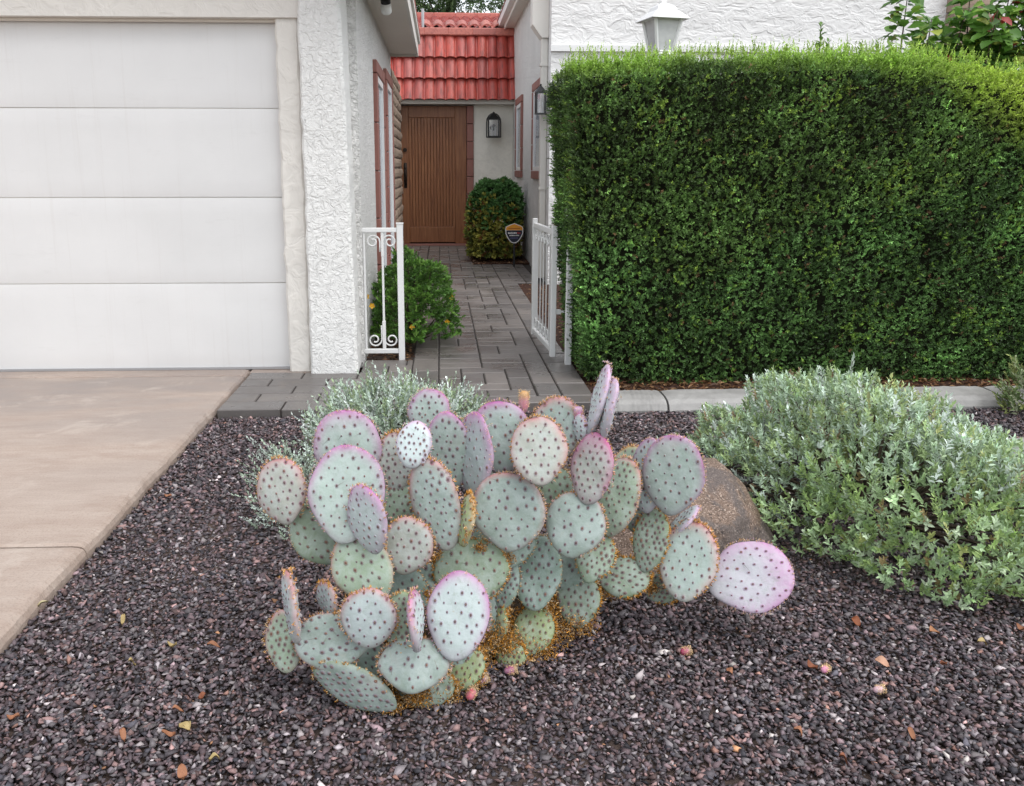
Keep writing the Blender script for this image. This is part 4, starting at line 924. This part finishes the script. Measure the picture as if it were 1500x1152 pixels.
ORANGE = np.array((.55, .25, .035)); TAN = np.array((.66, .46, .25)); BRIGHT = np.array((.85, .70, .62))
def pad(cx, cy, W, Hh, rot, yaw, Y, base, rim, rimw=.5, gl=.4, lean=0.0, name='pad', thick=.0135, dots=True, spines=0, ks=.28):
    Y = Y + .07 + max(0, (cx - 600) / 1000 * .35)
    c0 = atY(cx, cy, Y); dist = np.linalg.norm(c0 - np.array([0, 0, H])); n0 = (np.array([0, 0, H]) - c0) / dist
    r0 = nrm(np.cross(np.array([0, 0, 1.0]), n0)); u0 = np.cross(n0, r0); depth = float((c0 - np.array([0, 0, H])) @ _fw); sc_ = depth / F
    a, b_ = W * sc_ / 2 * 1.03, Hh * sc_ / 2 * 1.03; rr = math.radians(rot)
    vv = math.cos(rr) * u0 + math.sin(rr) * r0; ww = math.cos(rr) * r0 - math.sin(rr) * u0
    yw = math.radians(yaw); w2 = math.cos(yw) * ww + math.sin(yw) * n0; n2 = math.cos(yw) * n0 - math.sin(yw) * ww
    ln = math.radians(lean); v2 = math.cos(ln) * vv + math.sin(ln) * n2; n3 = math.cos(ln) * n2 - math.sin(ln) * vv
    rho = [0, .25, .48, .68, .83, .93, .985, 1.0]; seg = 36
    irr = 1 + .035 * np.sin(np.arange(seg) * 2 * math.pi / seg * 2 + rng.uniform(0, 6)) + .016 * np.sin(np.arange(seg) * 2 * math.pi / seg * 5 + rng.uniform(0, 6))
    bend = rng.normal(0, .9); ph1 = rng.uniform(0, 6)
    def surf(x, y, r, side):
        z = side * thick * math.sqrt(max(0, 1 - r ** 3.2)); z += bend * (x * x) * .8 + bend * .5 * y * y + .003 * math.sin(y * 30 + ph1) * x / a + .0022 * math.sin(x * 70 + ph1 * 2) * math.sin(y * 55 + ph1) * (1 - r ** 4); return z
    def outline(th, r, k=None):
        s_ = math.sin(th); x = a * math.cos(th) * r; y = b_ * s_ * r; x *= 1 - ks * max(0, -s_ * r) ** 1.6; return x, y
    V = []; Cc = []
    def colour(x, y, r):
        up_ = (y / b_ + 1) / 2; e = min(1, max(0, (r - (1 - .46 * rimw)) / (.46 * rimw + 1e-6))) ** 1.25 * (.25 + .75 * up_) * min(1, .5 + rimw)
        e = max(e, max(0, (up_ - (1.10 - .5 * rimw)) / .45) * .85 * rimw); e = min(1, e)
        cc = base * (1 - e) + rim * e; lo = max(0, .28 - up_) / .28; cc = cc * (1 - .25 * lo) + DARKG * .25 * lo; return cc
    for side in (1, -1):
        for i, r in enumerate(rho):
            if side < 0 and i == len(rho) - 1: continue
            for k in range(seg):
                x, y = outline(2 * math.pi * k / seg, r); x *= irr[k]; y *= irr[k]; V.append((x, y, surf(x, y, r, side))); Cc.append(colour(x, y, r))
    f = []; L = len(rho); n = seg
    for i in range(L - 1):
        for k in range(n): f.append((i * n + k, (i + 1) * n + k, (i + 1) * n + (k + 1) % n, i * n + (k + 1) % n))
    o2 = L * n
    for i in range(L - 1):
        for k in range(n):
            A_, B_ = o2 + i * n + k, o2 + i * n + (k + 1) % n; C_, D_ = (o2 + (i + 1) * n + k, o2 + (i + 1) * n + (k + 1) % n) if i < L - 2 else ((L - 1) * n + k, (L - 1) * n + (k + 1) % n); f.append((A_, B_, D_, C_))
    me = bpy.data.meshes.new(name); me.from_pydata(V, [], f); me.update(); me.polygons.foreach_set('use_smooth', [True] * len(f))
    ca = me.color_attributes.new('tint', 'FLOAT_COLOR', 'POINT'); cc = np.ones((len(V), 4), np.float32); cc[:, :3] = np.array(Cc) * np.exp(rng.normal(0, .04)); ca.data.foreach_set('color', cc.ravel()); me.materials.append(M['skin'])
    o = bpy.data.objects.new(name, me); link(o, cactus)
    R = np.eye(4); R[:3, 0] = w2; R[:3, 1] = v2; R[:3, 2] = n3; R[:3, 3] = c0 - CO; o.matrix_local = Matrix(R.tolist())
    # areoles in staggered rows on both faces, and glochid tufts along the margin
    AV, AF, AC = [], [], []; S0, S1, SR, SC = [], [], [], []
    sp = min(.0275, max(.0140, 2 * a / 5.9)); row = 0; y = -b_ * .86
    while y < b_ * .93:
        x = -a + (sp * .5 if row % 2 else 0) + sp * .2
        while x < a:
            xj, yj = x + rng.normal(0, sp * .12), y + rng.normal(0, sp * .12); kx = 1 - ks * max(0, -yj / b_) ** 1.6; r = math.hypot(xj / (a * kx), yj / b_)
            if r < .93:
                for side in (1, -1):
                    z = surf(xj, yj, r, side); rd = .00150 * rng.uniform(.65, 1.45); nb_ = len(AV); b0 = colour(xj, yj, r); el_ = 1.35
                    cols_ = (b0, b0 * .70 + np.array((.06, .0, .045)), np.array((.14, .088, .09)) if rng.random() < .75 else np.array((.22, .11, .07)), np.array((.10, .068, .06)))
                    for q, (fr_, hh) in enumerate(((3.3, -.0004), (1.9, .0009), (1.05, .0019), (.45, .0026))):
                        for kk in range(6):
                            th = kk * math.pi / 3; xa, ya = xj + rd * fr_ * math.cos(th), yj + rd * fr_ * el_ * math.sin(th); ra = min(1.0, math.hypot(xa / (a * kx), ya / b_))
                            AV.append((xa, ya, surf(xa, ya, ra, side) + side * hh)); AC.append(cols_[q])
                    AV.append((xj, yj, z + side * .0030)); AC.append(np.array((.16, .11, .08)) if rng.random() < .6 else np.array((.55, .40, .24)))
                    for q in range(3):
                        for kk in range(6):
                            A_, B_ = nb_ + q * 6 + kk, nb_ + q * 6 + (kk + 1) % 6; fc = (A_, B_, B_ + 6, A_ + 6); AF.append(fc if side > 0 else fc[::-1])
                    for kk in range(6): fc = (nb_ + 18 + kk, nb_ + 18 + (kk + 1) % 6, nb_ + 24); AF.append(fc if side > 0 else fc[::-1])
                    if spines and side > 0 and rng.random() < spines:
                        p_ = np.array((xj, yj, z)); d_ = nrm(np.array((rng.normal(0, .6), rng.normal(.1, .6), .5))); S0.append(p_); S1.append(p_ + d_ * rng.uniform(.014, .036)); SR.append(.0006); SC.append(np.array((.16, .11, .08)))
            x += sp
        y += sp * .86; row += 1
    nr = int(2.2 * (a + b_) * math.pi / 2 / .0085)
    for k in range(nr):
        th = -.5 * math.pi + 2 * math.pi * (k + rng.uniform(-.3, .3)) / nr
        if math.sin(th) < -.80: continue
        x, y = outline(th, 1.0); z = surf(x, y, 1, 1) + rng.normal(0, thick * .45); up_ = (math.sin(th) + 1) / 2; nt_ = nrm(np.array((math.cos(th) / a, math.sin(th) / b_, 0)))
        cnt = 5 + int(gl * 14 * up_)
        for q in range(cnt):
            d_ = nrm(nt_ + rng.normal(0, .55, 3)); p_ = np.array((x, y, z)) * np.array((.992, .992, 1)) + rng.normal(0, .0018, 3); ln_ = rng.uniform(.003, .006) * (1 + .9 * gl); S0.append(p_); S1.append(p_ + d_ * ln_); SR.append(.00075 + .0008 * gl)
            mixc = ORANGE * .85 if rng.random() < gl * .85 else (TAN if rng.random() < .5 else (rim * .6 + BRIGHT * .4)); SC.append(mixc * np.exp(rng.normal(0, .25)))
    me = bpy.data.meshes.new('areoles'); me.from_pydata(AV, [], AF); ca = me.color_attributes.new('tint', 'FLOAT_COLOR', 'POINT'); cc = np.ones((len(AV), 4), np.float32)
    if len(AV): cc[:, :3] = np.array(AC); ca.data.foreach_set('color', cc.ravel())
    me.polygons.foreach_set('use_smooth', [True] * len(AF)); me.materials.append(M['areole'])
    if dots and len(AV): link(bpy.data.objects.new('areoles', me), o)['kind'] = 'stuff'
    if S0: spikes('glochids', np.array(S0), np.array(S1), np.array(SR), np.array(SC), o)['kind'] = 'stuff'
    return o
def spikes(name, A, B, r, col, parent):
    d = nrm(B - A); s = nrm(np.cross(d, rvec(len(A)))) * r[:, None]; s2 = np.cross(d, s)
    V = np.stack([A + s, A - s * .5 + s2 * .87, A - s * .5 - s2 * .87, B], 1); T = (np.array([(0, 1, 3), (1, 2, 3), (2, 0, 3)])[None] + 4 * np.arange(len(A))[:, None, None]).reshape(-1, 3)
    return fastmesh(name, V.reshape(-1, 3), T, M['glochid'], parent, np.repeat(col, 4, 0))
PADS = [
 # cx, cy, W, H, rot, yaw, Y, base, rim, rimw, glochid, lean
 (413, 720, 70, 98, -8, 18, 1.98, PINKY, ROSE, .6, .45), (474, 782, 84, 104, -42, 8, 2.00, GREEN * 1.05, GREEN, .2, .2),
 (509, 724, 113, 134, 2, 5, 1.95, BLUE * 1.28, PURP, .5, .1), (510, 656, 98, 108, -4, 5, 2.07, BLUE * 1.35, PURP, .8, .15),
 (537, 762, 74, 102, -8, 46, 1.87, PALE * .9, PURP, .8, .4), (580, 678, 58, 88, 0, 12, 2.06, PINKY, ROSE, .4, .7),
 (606, 652, 52, 68, 6, 8, 1.97, PALE * 1.05, LILAC, .5, .05), (628, 604, 60, 68, 8, 6, 2.18, BLUE * 1.4, PURP, .8, .15),
 (656, 664, 68, 120, 3, 8, 2.07, BLUE, PURP, .45, .1), (694, 668, 92, 122, 6, 55, 2.03, PALE * .85, PURP, .8, .15),
 (733, 641, 88, 108, -3, 5, 2.02, BLUE * 1.15, PURP, .65, .15), (639, 738, 72, 134, -14, 14, 1.92, BLUE * .98, ROSE, .5, .55),
 (745, 750, 106, 112, -3, 4, 1.91, BLUE * .98, ROSE, .35, .3), (586, 742, 62, 72, 5, 6, 2.02, GREEN, GREEN, .2, .3),
 (597, 800, 78, 80, 14, 6, 1.90, PINKY * .92, ROSE, .45, .5), (682, 762, 60, 78, 2, 76, 1.89, OLIVE * 1.6, ORANGE, .5, .8),
 (532, 834, 84, 108, -26, 8, 1.88, GREEN * 1.12, ROSE, .3, .35), (690, 838, 108, 92, 0, 4, 1.92, GREEN * 1.05, OLIVE, .4, .8),
 (603, 838, 68, 60, 0, 5, 1.97, DARKG, GREEN, .3, .5),
 (789, 661, 80, 104, -3, 6, 1.90, PINKY * 1.02, ROSE, .6, .55), (815, 630, 76, 94, 4, 6, 2.02, BLUE, ROSE, .6, .5),
 (867, 687, 66, 100, 5, 18, 1.90, PINKY, MAG, .95, .3), (878, 586, 62, 110, 7, 80, 1.97, PALE, LILAC, .9, .1), (891, 598, 58, 88, 6, 78, 1.93, PALE, LILAC, .9, .15),
 (852, 630, 26, 46, -6, 40, 1.98, PALE, LILAC, .6, .3),
 (842, 769, 90, 92, 18, 5, 1.88, BLUE * .98, ROSE, .2, .45), (905, 728, 62, 118, 9, 20, 1.98, GREEN * 1.1, ROSE, .4, .45),
 (949, 697, 58, 106, 5, 30, 2.01, PALE * .8, PURP, .5, .2), (986, 696, 90, 114, 8, 6, 1.94, BLUE * 1.25, PURP, .5, .2),
 (926, 692, 60, 76, 6, 8, 2.07, GREEN, ORANGE, .3, .5), (934, 745, 54, 70, 5, 8, 2.06, BLUE * .9, GREEN, .2, .2),
 (953, 792, 52, 92, 6, 18, 1.96, GREEN * .95, OLIVE, .4, .85), (1008, 823, 82, 118, 6, 14, 1.90, BLUE * 1.3, np.array((.52, .16, .16)), .6, .75),
 (1099, 846, 104, 118, 62, 6, 1.86, PALE * .58 + LILAC * .26, PURP * .5 + LILAC * .5, 1.0, .15), (1000, 765, 58, 66, 28, 74, 2.0, PALE * .8, LILAC, .4, .3),
 (872, 818, 54, 72, 14, 12, 1.95, GREEN, OLIVE, .3, .7), (914, 846, 56, 76, 78, 6, 1.96, GREEN * .95, OLIVE, .4, .9),
 (787, 840, 68, 108, 4, 6, 1.97, DARKG, GREEN, .2, .35), (738, 853, 46, 78, 8, 14, 1.96, DARKG, GREEN, .2, .3),
 (847, 877, 62, 82, 6, 6, 1.98, GREEN * .85, OLIVE, .4, .9), (782, 923, 62, 68, 10, 6, 1.94, OLIVE * 1.15, OLIVE, .5, 1.0), (812, 722, 62, 74, 6, 5, 1.99, GREEN * 1.1, GREEN, .3, .5),
 (727, 912, 52, 70, 0, 58, 1.94, OLIVE * 1.2, OLIVE, .4, .9), (748, 962, 44, 44, 0, 5, 1.90, OLIVE * 1.2, OLIVE, .5, 1.0),
 (671, 902, 94, 120, 3, 5, 1.77, PALE * .82, PURP, .6, .2), (540, 906, 84, 84, 8, 5, 1.77, PALE * .78, ROSE, .5, .5),
 (610, 909, 72, 88, 2, -80, 1.74, PALE * .95, MAG, .7, .3), (486, 940, 78, 108, -79, 5, 1.80, BLUE * .9, ROSE, .2, .35, -12),
 (417, 940, 56, 84, -4, 12, 1.83, GREEN * 1.1, ROSE, .5, .5), (427, 890, 66, 106, -7, 80, 1.79, PALE * .9, ROSE, .6, .6),
 (480, 880, 54, 56, -22, 68, 1.86, PALE * .7, ROSE, .5, .7), (607, 974, 106, 76, 4, 4, 1.75, BLUE * .92, ROSE, .2, .4),
 (521, 1006, 62, 136, -65, 38, 1.76, BLUE * .85, OLIVE, .3, .5), (540, 972, 70, 62, -20, 6, 1.84, DARKG, GREEN, .3, .4),
 (625, 1010, 84, 54, 0, 6, 1.78, GREEN * .8, OLIVE, .4, .9), (680, 978, 60, 64, 10, 8, 1.83, OLIVE * 1.3, OLIVE, .4, .8), (588, 912, 54, 84, 4, 8, 1.81, GREEN, OLIVE, .3, .5),
 # inner pads that join the clusters
 (640, 905, 80, 120, -20, 8, 1.90, DARKG, GREEN, .2, .4), (700, 905, 86, 110, 0, 10, 1.95, DARKG, GREEN, .2, .5), (830, 815, 80, 100, 18, 8, 2.03, DARKG, GREEN, .2, .4), (590, 880, 80, 100, -10, 6, 1.93, DARKG, GREEN, .2, .4), (740, 790, 90, 90, 0, 6, 2.0, DARKG, GREEN, .2, .4), (650, 960, 90, 90, -15, 8, 1.86, DARKG, OLIVE, .2, .8),
 (975, 860, 44, 60, 60, 10, 1.97, GREEN * .8, OLIVE, .3, .9),
]
for i, q in enumerate(PADS):
    lean = q[11] if len(q) > 11 else float(rng.normal(0, 7)); pad(*q[:11], lean=lean, spines=.14 if i in (2, 3, 7, 8, 11, 12, 19, 20, 31, 47) else .03)
# buds and fruit on the rims
def fruit_mesh(name, L, r, col, parent, M4, tipcol=None, n=12):
    prof = [(.35, 0), (.75, .12), (1, .35), (1, .6), (.85, .85), (.6, .97), (.3, .93)]; V = []; Cc = []
    for rr, z in prof:
        for k in range(n): th = 2 * math.pi * k / n; q = 1 + .06 * math.sin(k * 3.3 + z * 9); V.append((r * rr * q * math.cos(th), r * rr * q * math.sin(th), L * z)); Cc.append(col if z < .8 or tipcol is None else tipcol)
    f = [(i * n + k, i * n + (k + 1) % n, (i + 1) * n + (k + 1) % n, (i + 1) * n + k) for i in range(len(prof) - 1) for k in range(n)] + [tuple(range(n))[::-1], tuple((len(prof) - 1) * n + k for k in range(n))]
    me = bpy.data.meshes.new(name); me.from_pydata(V, [], f); me.update(); me.polygons.foreach_set('use_smooth', [True] * len(f)); ca = me.color_attributes.new('tint', 'FLOAT_COLOR', 'POINT'); cc = np.ones((len(V), 4), np.float32); cc[:, :3] = np.array(Cc); ca.data.foreach_set('color', cc.ravel()); me.materials.append(M['skin'])
    o = bpy.data.objects.new(name, me); link(o, parent); o.matrix_local = M4
    A = []; B_ = []; 
    for k in range(200):
        th = rng.uniform(0, 6.28); z = 1 - .8 * rng.random() ** 1.6; p = np.array((r * math.cos(th) * .98, r * math.sin(th) * .98, L * z)); A.append(p); B_.append(p + nrm(np.array((math.cos(th), math.sin(th), .3)) + rng.normal(0, .4, 3)) * rng.uniform(.003, .006))
    spikes('glochids', np.array(A), np.array(B_), np.full(200, .0007), np.tile(TAN, (200, 1)) * np.exp(rng.normal(0, .3, (200, 1))), o)['kind'] = 'stuff'; return o
for cx, cy, L, r, rot, Y, colr, tip in ((766, 606, 36, 8, 3, 2.04, ROSE * .9 + LILAC * .2, ORANGE), (848, 620, 26, 8, -4, 2.0, MAG * 1.1, LILAC)):
    Y += .07 + max(0, (cx - 600) / 1000 * .35); c0 = atY(cx, cy, Y); s_ = Y / F
    fruit_mesh('bud', L * s_, r * s_, colr, cactus, Matrix.Translation(Vector(c0 - CO)) @ Matrix.Rotation(math.radians(rot), 4, 'Y'), tip)
# trunk and shaggy base
def stump():
    A, B_, R_, Cc = [], [], [], []; b = MB()
    pts = [(560, 1030), (600, 1040), (640, 1025), (690, 990), (735, 975), (780, 955), (830, 925), (875, 895)]
    W_ = [ground(x, y - 6, GZ) + np.array([0, .05, 0]) for x, y in pts]
    for i in range(len(W_) - 1):
        mx = (W_[i] + W_[i + 1]) / 2 + np.array([0, .05, 0]); b.lathe([(.052, -.03), (.058, .03), (.044, .09), (.036, .14), (.02, .18)], 9, tuple(mx - CO))
    st = b.build('trunk', M['bark'], cactus, True)
    for i in range(len(W_) - 1):
        n = 1900; t_ = rng.random(n); base_ = W_[i][None] * (1 - t_)[:, None] + W_[i + 1][None] * t_[:, None]
        hh = np.abs(rng.normal(0, .055, n)); th = rng.uniform(0, 6.28, n); rad = .044 + .008 * rng.normal(0, 1, n) - .16 * hh.clip(0, .15)
        q = base_ + np.stack([np.cos(th) * rad, np.sin(th) * rad * 1.1 + .03, hh], 1); d = nrm(np.stack([np.cos(th), np.sin(th), rng.normal(.15, .6, n)], 1) + rng.normal(0, .5, (n, 3))); A.append(q - d * .005); B_.append(q + d * rng.uniform(.006, .018, n)[:, None]); R_.append(np.full(n, .0017)); Cc.append((np.where(rng.random((n, 1)) < .6, ORANGE[None], TAN[None]) * np.exp(rng.normal(-.5, .45, (n, 1)))))
    # tufts in the crotches between pads
    for cx, cy, r, n, Y in ((650, 1015, 30, 700, 1.78), (690, 1000, 24, 500, 1.82), (740, 940, 30, 700, 1.89), (790, 955, 30, 700, 1.91), (850, 915, 26, 600, 1.95), (575, 1035, 16, 300, 1.75), (632, 815, 16, 300, 1.92), (742, 818, 14, 220, 1.93), (720, 930, 34, 900, 1.91), (700, 960, 26, 600, 1.86), (610, 1020, 26, 700, 1.76), (590, 948, 22, 260, 1.79), (800, 890, 22, 500, 1.97), (815, 925, 34, 700, 1.95), (880, 868, 20, 500, 1.99), (940, 830, 16, 350, 1.98), (968, 770, 12, 260, 1.97), (705, 802, 10, 140, 1.92), (862, 790, 10, 160, 1.96), (900, 812, 10, 120, 1.99), (660, 1000, 26, 500, 1.82), (955, 862, 14, 200, 1.97), (440, 945, 10, 140, 1.81), (760, 985, 24, 500, 1.90), (630, 870, 12, 160, 1.87)):
        Y += .07 + max(0, (cx - 600) / 1000 * .35); c0 = atY(cx, cy, Y); s_ = Y / F; q = c0 + rng.normal(0, .5, (n, 3)) * r * s_ * np.array([1, .6, .7]); q[:, 2] = np.maximum(q[:, 2], GZ + .004); d = nrm(rng.normal(0, 1, (n, 3)) + np.array([0, -.4, .2])); A.append(q); B_.append(q + d * rng.uniform(.004, .012, n)[:, None]); R_.append(np.full(n, .0015)); Cc.append(np.where(rng.random((n, 1)) < .65, ORANGE[None], TAN[None]) * np.exp(rng.normal(-.45, .45, (n, 1))))
    A = np.concatenate(A) - CO; B_ = np.concatenate(B_) - CO
    o = spikes('glochid_mass', A, B_, np.concatenate(R_), np.concatenate(Cc), cactus); o['kind'] = 'stuff'
stump()

# ------------------------------------------------------------------ fallen fruit and leaves on the gravel
def fallen_fruit(px_, py_, L, r, col, label, rot):
    p = ground(px_, py_, GZ + .008); e = empty('fallen_fruit', (p[0], p[1], GZ + .006 + r)); tag(e, label, 'fruit')
    fruit_mesh('fruit_body', L, r, np.array(col), e, Matrix.Rotation(rot, 4, 'Z') @ Matrix.Rotation(math.radians(86), 4, 'Y') @ Matrix.Translation((0, 0, -L / 2)), np.array((.45, .30, .18)))
fallen_fruit(1004, 958, .028, .010, (.36, .02, .08), 'magenta cactus fruit lying alone on the gravel right of the cactus base', .2)
fallen_fruit(690, 1022, .034, .012, (.50, .04, .08), 'bright red cactus fruit on the gravel below the cactus base', 1.2)
fallen_fruit(706, 1000, .034, .010, (.22, .05, .12), 'dark withered purple cactus fruit against the shaggy cactus base', .5)
fallen_fruit(748, 986, .034, .010, (.28, .02, .12), 'purple cactus fruit with a dry tip beside the cactus base', .1)
fallen_fruit(1208, 984, .024, .009, (.62, .25, .38), 'pale pink cactus fruit on the gravel next to a brown leaf', .6)
fallen_fruit(1287, 1014, .028, .009, (.62, .34, .40), 'faded pink cactus fruit on open gravel before the wide shrub', .1)
def fallen_leaf(px_, py_, L, Wd, rot, col, label, grp=None):
    p = ground(px_, py_, GZ + .012); n = 9; V = []
    for i in range(n):
        t_ = i / (n - 1); hw = Wd / 2 * (math.sin(math.pi * t_) ** .7 + .02); z = .006 * math.sin(t_ * 5 + px_) + .010 * t_
        V += [(-hw, (t_ - .5) * L, z + .005), (0, (t_ - .5) * L, z), (hw, (t_ - .5) * L, z + .006)]
    f = [(i * 3 + j, i * 3 + j + 1, i * 3 + j + 4, i * 3 + j + 3) for i in range(n - 1) for j in (0, 1)]; nv_ = len(V); V += [(x, y, z - .0012) for x, y, z in V]; f += [tuple(k + nv_ for k in q)[::-1] for q in f]
    key = 'dry_leaf_%d' % round(sum(col) * 1000); m = bpy.data.materials.get(key)
    if m is None:
        m = mat(key, col, .6, .3); t = NT(m); t.base(t.mix(t.noise(t.coord(), 80, 4, .6), col, tuple(c * .55 for c in col)))
    o = MB().add(V, f).build('fallen_leaf', m, None, True); o.location = (p[0], p[1], GZ + .010); o.rotation_euler = (random.uniform(-.25, .25), random.uniform(-.25, .25), rot); tag(o, label, 'leaf', grp)
TN, OR, BR, YL = (.52, .35, .20), (.38, .17, .09), (.28, .10, .05), (.50, .38, .17)
fallen_leaf(62, 887, .036, .009, -1.0, (.55, .48, .28), 'slender pale leaf lying against the driveway edge')
fallen_leaf(1293, 973, .034, .026, .8, (.58, .33, .22), 'curled light orange leaf on open gravel before the wide shrub')
fallen_leaf(1368, 927, .040, .026, 1.9, (.42, .20, .10), 'tan-orange leaf at the front edge of the wide shrub')
fallen_leaf(1255, 913, .026, .022, .3, (.26, .08, .03), 'reddish brown leaf tucked under the front of the wide shrub')
fallen_leaf(1189, 978, .030, .024, .6, BR, 'brown leaf touching the pale pink fallen fruit')
G2 = 'dry leaves scattered over the gravel'
for x, y, L, wd, r, c_, k in ((270, 1067, .030, .018, 1.2, YL, 'y'), (180, 910, .022, .012, .2, YL, 'y'), (253, 947, .026, .016, 1.4, YL, 'y'), (276, 1065, .022, .016, .4, YL, 'y'), (193, 973, .022, .012, 2.2, YL, 'y'), (314, 1114, .022, .016, 2.0, YL, 'y'), (1438, 943, .030, .016, 1.5, YL, 'y'),
    (20, 1053, .028, .016, 1.7, OR, 'o'), (248, 1077, .028, .014, 1.9, OR, 'o'), (180, 1080, .022, .013, .7, OR, 'o'), (262, 1042, .020, .012, 1.8, OR, 'o'), (313, 947, .034, .012, 1.5, OR, 'o'), (267, 1136, .024, .020, .5, OR, 'o'), (1336, 1078, .020, .013, .3, OR, 'o'), (1168, 1074, .022, .016, 1.0, OR, 'o'), (1068, 985, .018, .016, .8, OR, 'o'), (1497, 922, .026, .016, .4, OR, 'o'), (246, 728, .030, .016, 1.5, OR, 'o'), (1383, 975, .020, .018, .2, BR, 'b'), (1236, 1116, .024, .014, 1.3, BR, 'b'), (296, 1022, .020, .014, 2.4, BR, 'b')):
    fallen_leaf(x, y, L, wd, r, c_, {'y': 'small curled straw-yellow dry leaf on the dark gravel', 'o': 'small rusty orange dry leaf on the dark gravel', 'b': 'small dark brown dry leaf on the dark gravel'}[k], {'y': 'straw-yellow dry leaves on the gravel', 'o': 'rusty orange dry leaves on the gravel', 'b': 'dark brown dry leaves on the gravel'}[k])
# litter of leaves under the entry bush and the flowering shrub: too many to count
def litter(name, boxes, n, label):
    P = []
    for x0, x1, y0, y1, z in boxes: P.append(np.stack([rng.uniform(x0, x1, n), rng.uniform(y0, y1, n), np.full(n, z) + rng.uniform(0, .012, n)], 1))
    P = np.concatenate(P); k = len(P); d = nrm(np.stack([rng.normal(0, 1, k), rng.normal(0, 1, k), rng.normal(0, .25, k)], 1)); u = nrm(np.tile([0, 0, 1.], (k, 1)) + rng.normal(0, .3, (k, 3))); pal = np.array([(.30, .14, .07), (.42, .25, .13), (.16, .08, .05), (.36, .20, .10)]); col = pal[rng.choice(4, k)] * np.exp(rng.normal(-.5, .3, (k, 1)))
    o = leaf_cloud(name, P, d, u, .034 * np.exp(rng.normal(0, .3, k)), .016, col, M['leaf'], None, .1, True, .05); tag(o, label, 'leaf litter', kind='stuff')
litter('leaf_litter', [(.40, 1.14, 10.95, 11.6, .02), (.86, 1.12, 6.0, 9.2, -.012), (-.48, -.2, 5.47, 6.2, -.018)], 260, 'brown fallen leaf litter under the entry bush and along the wall')
litter('hedge_litter', [(.86, 3.6, 4.55, 4.86, -.016)], 1500, 'reddish brown leaf litter on the strip between curb and hedge')
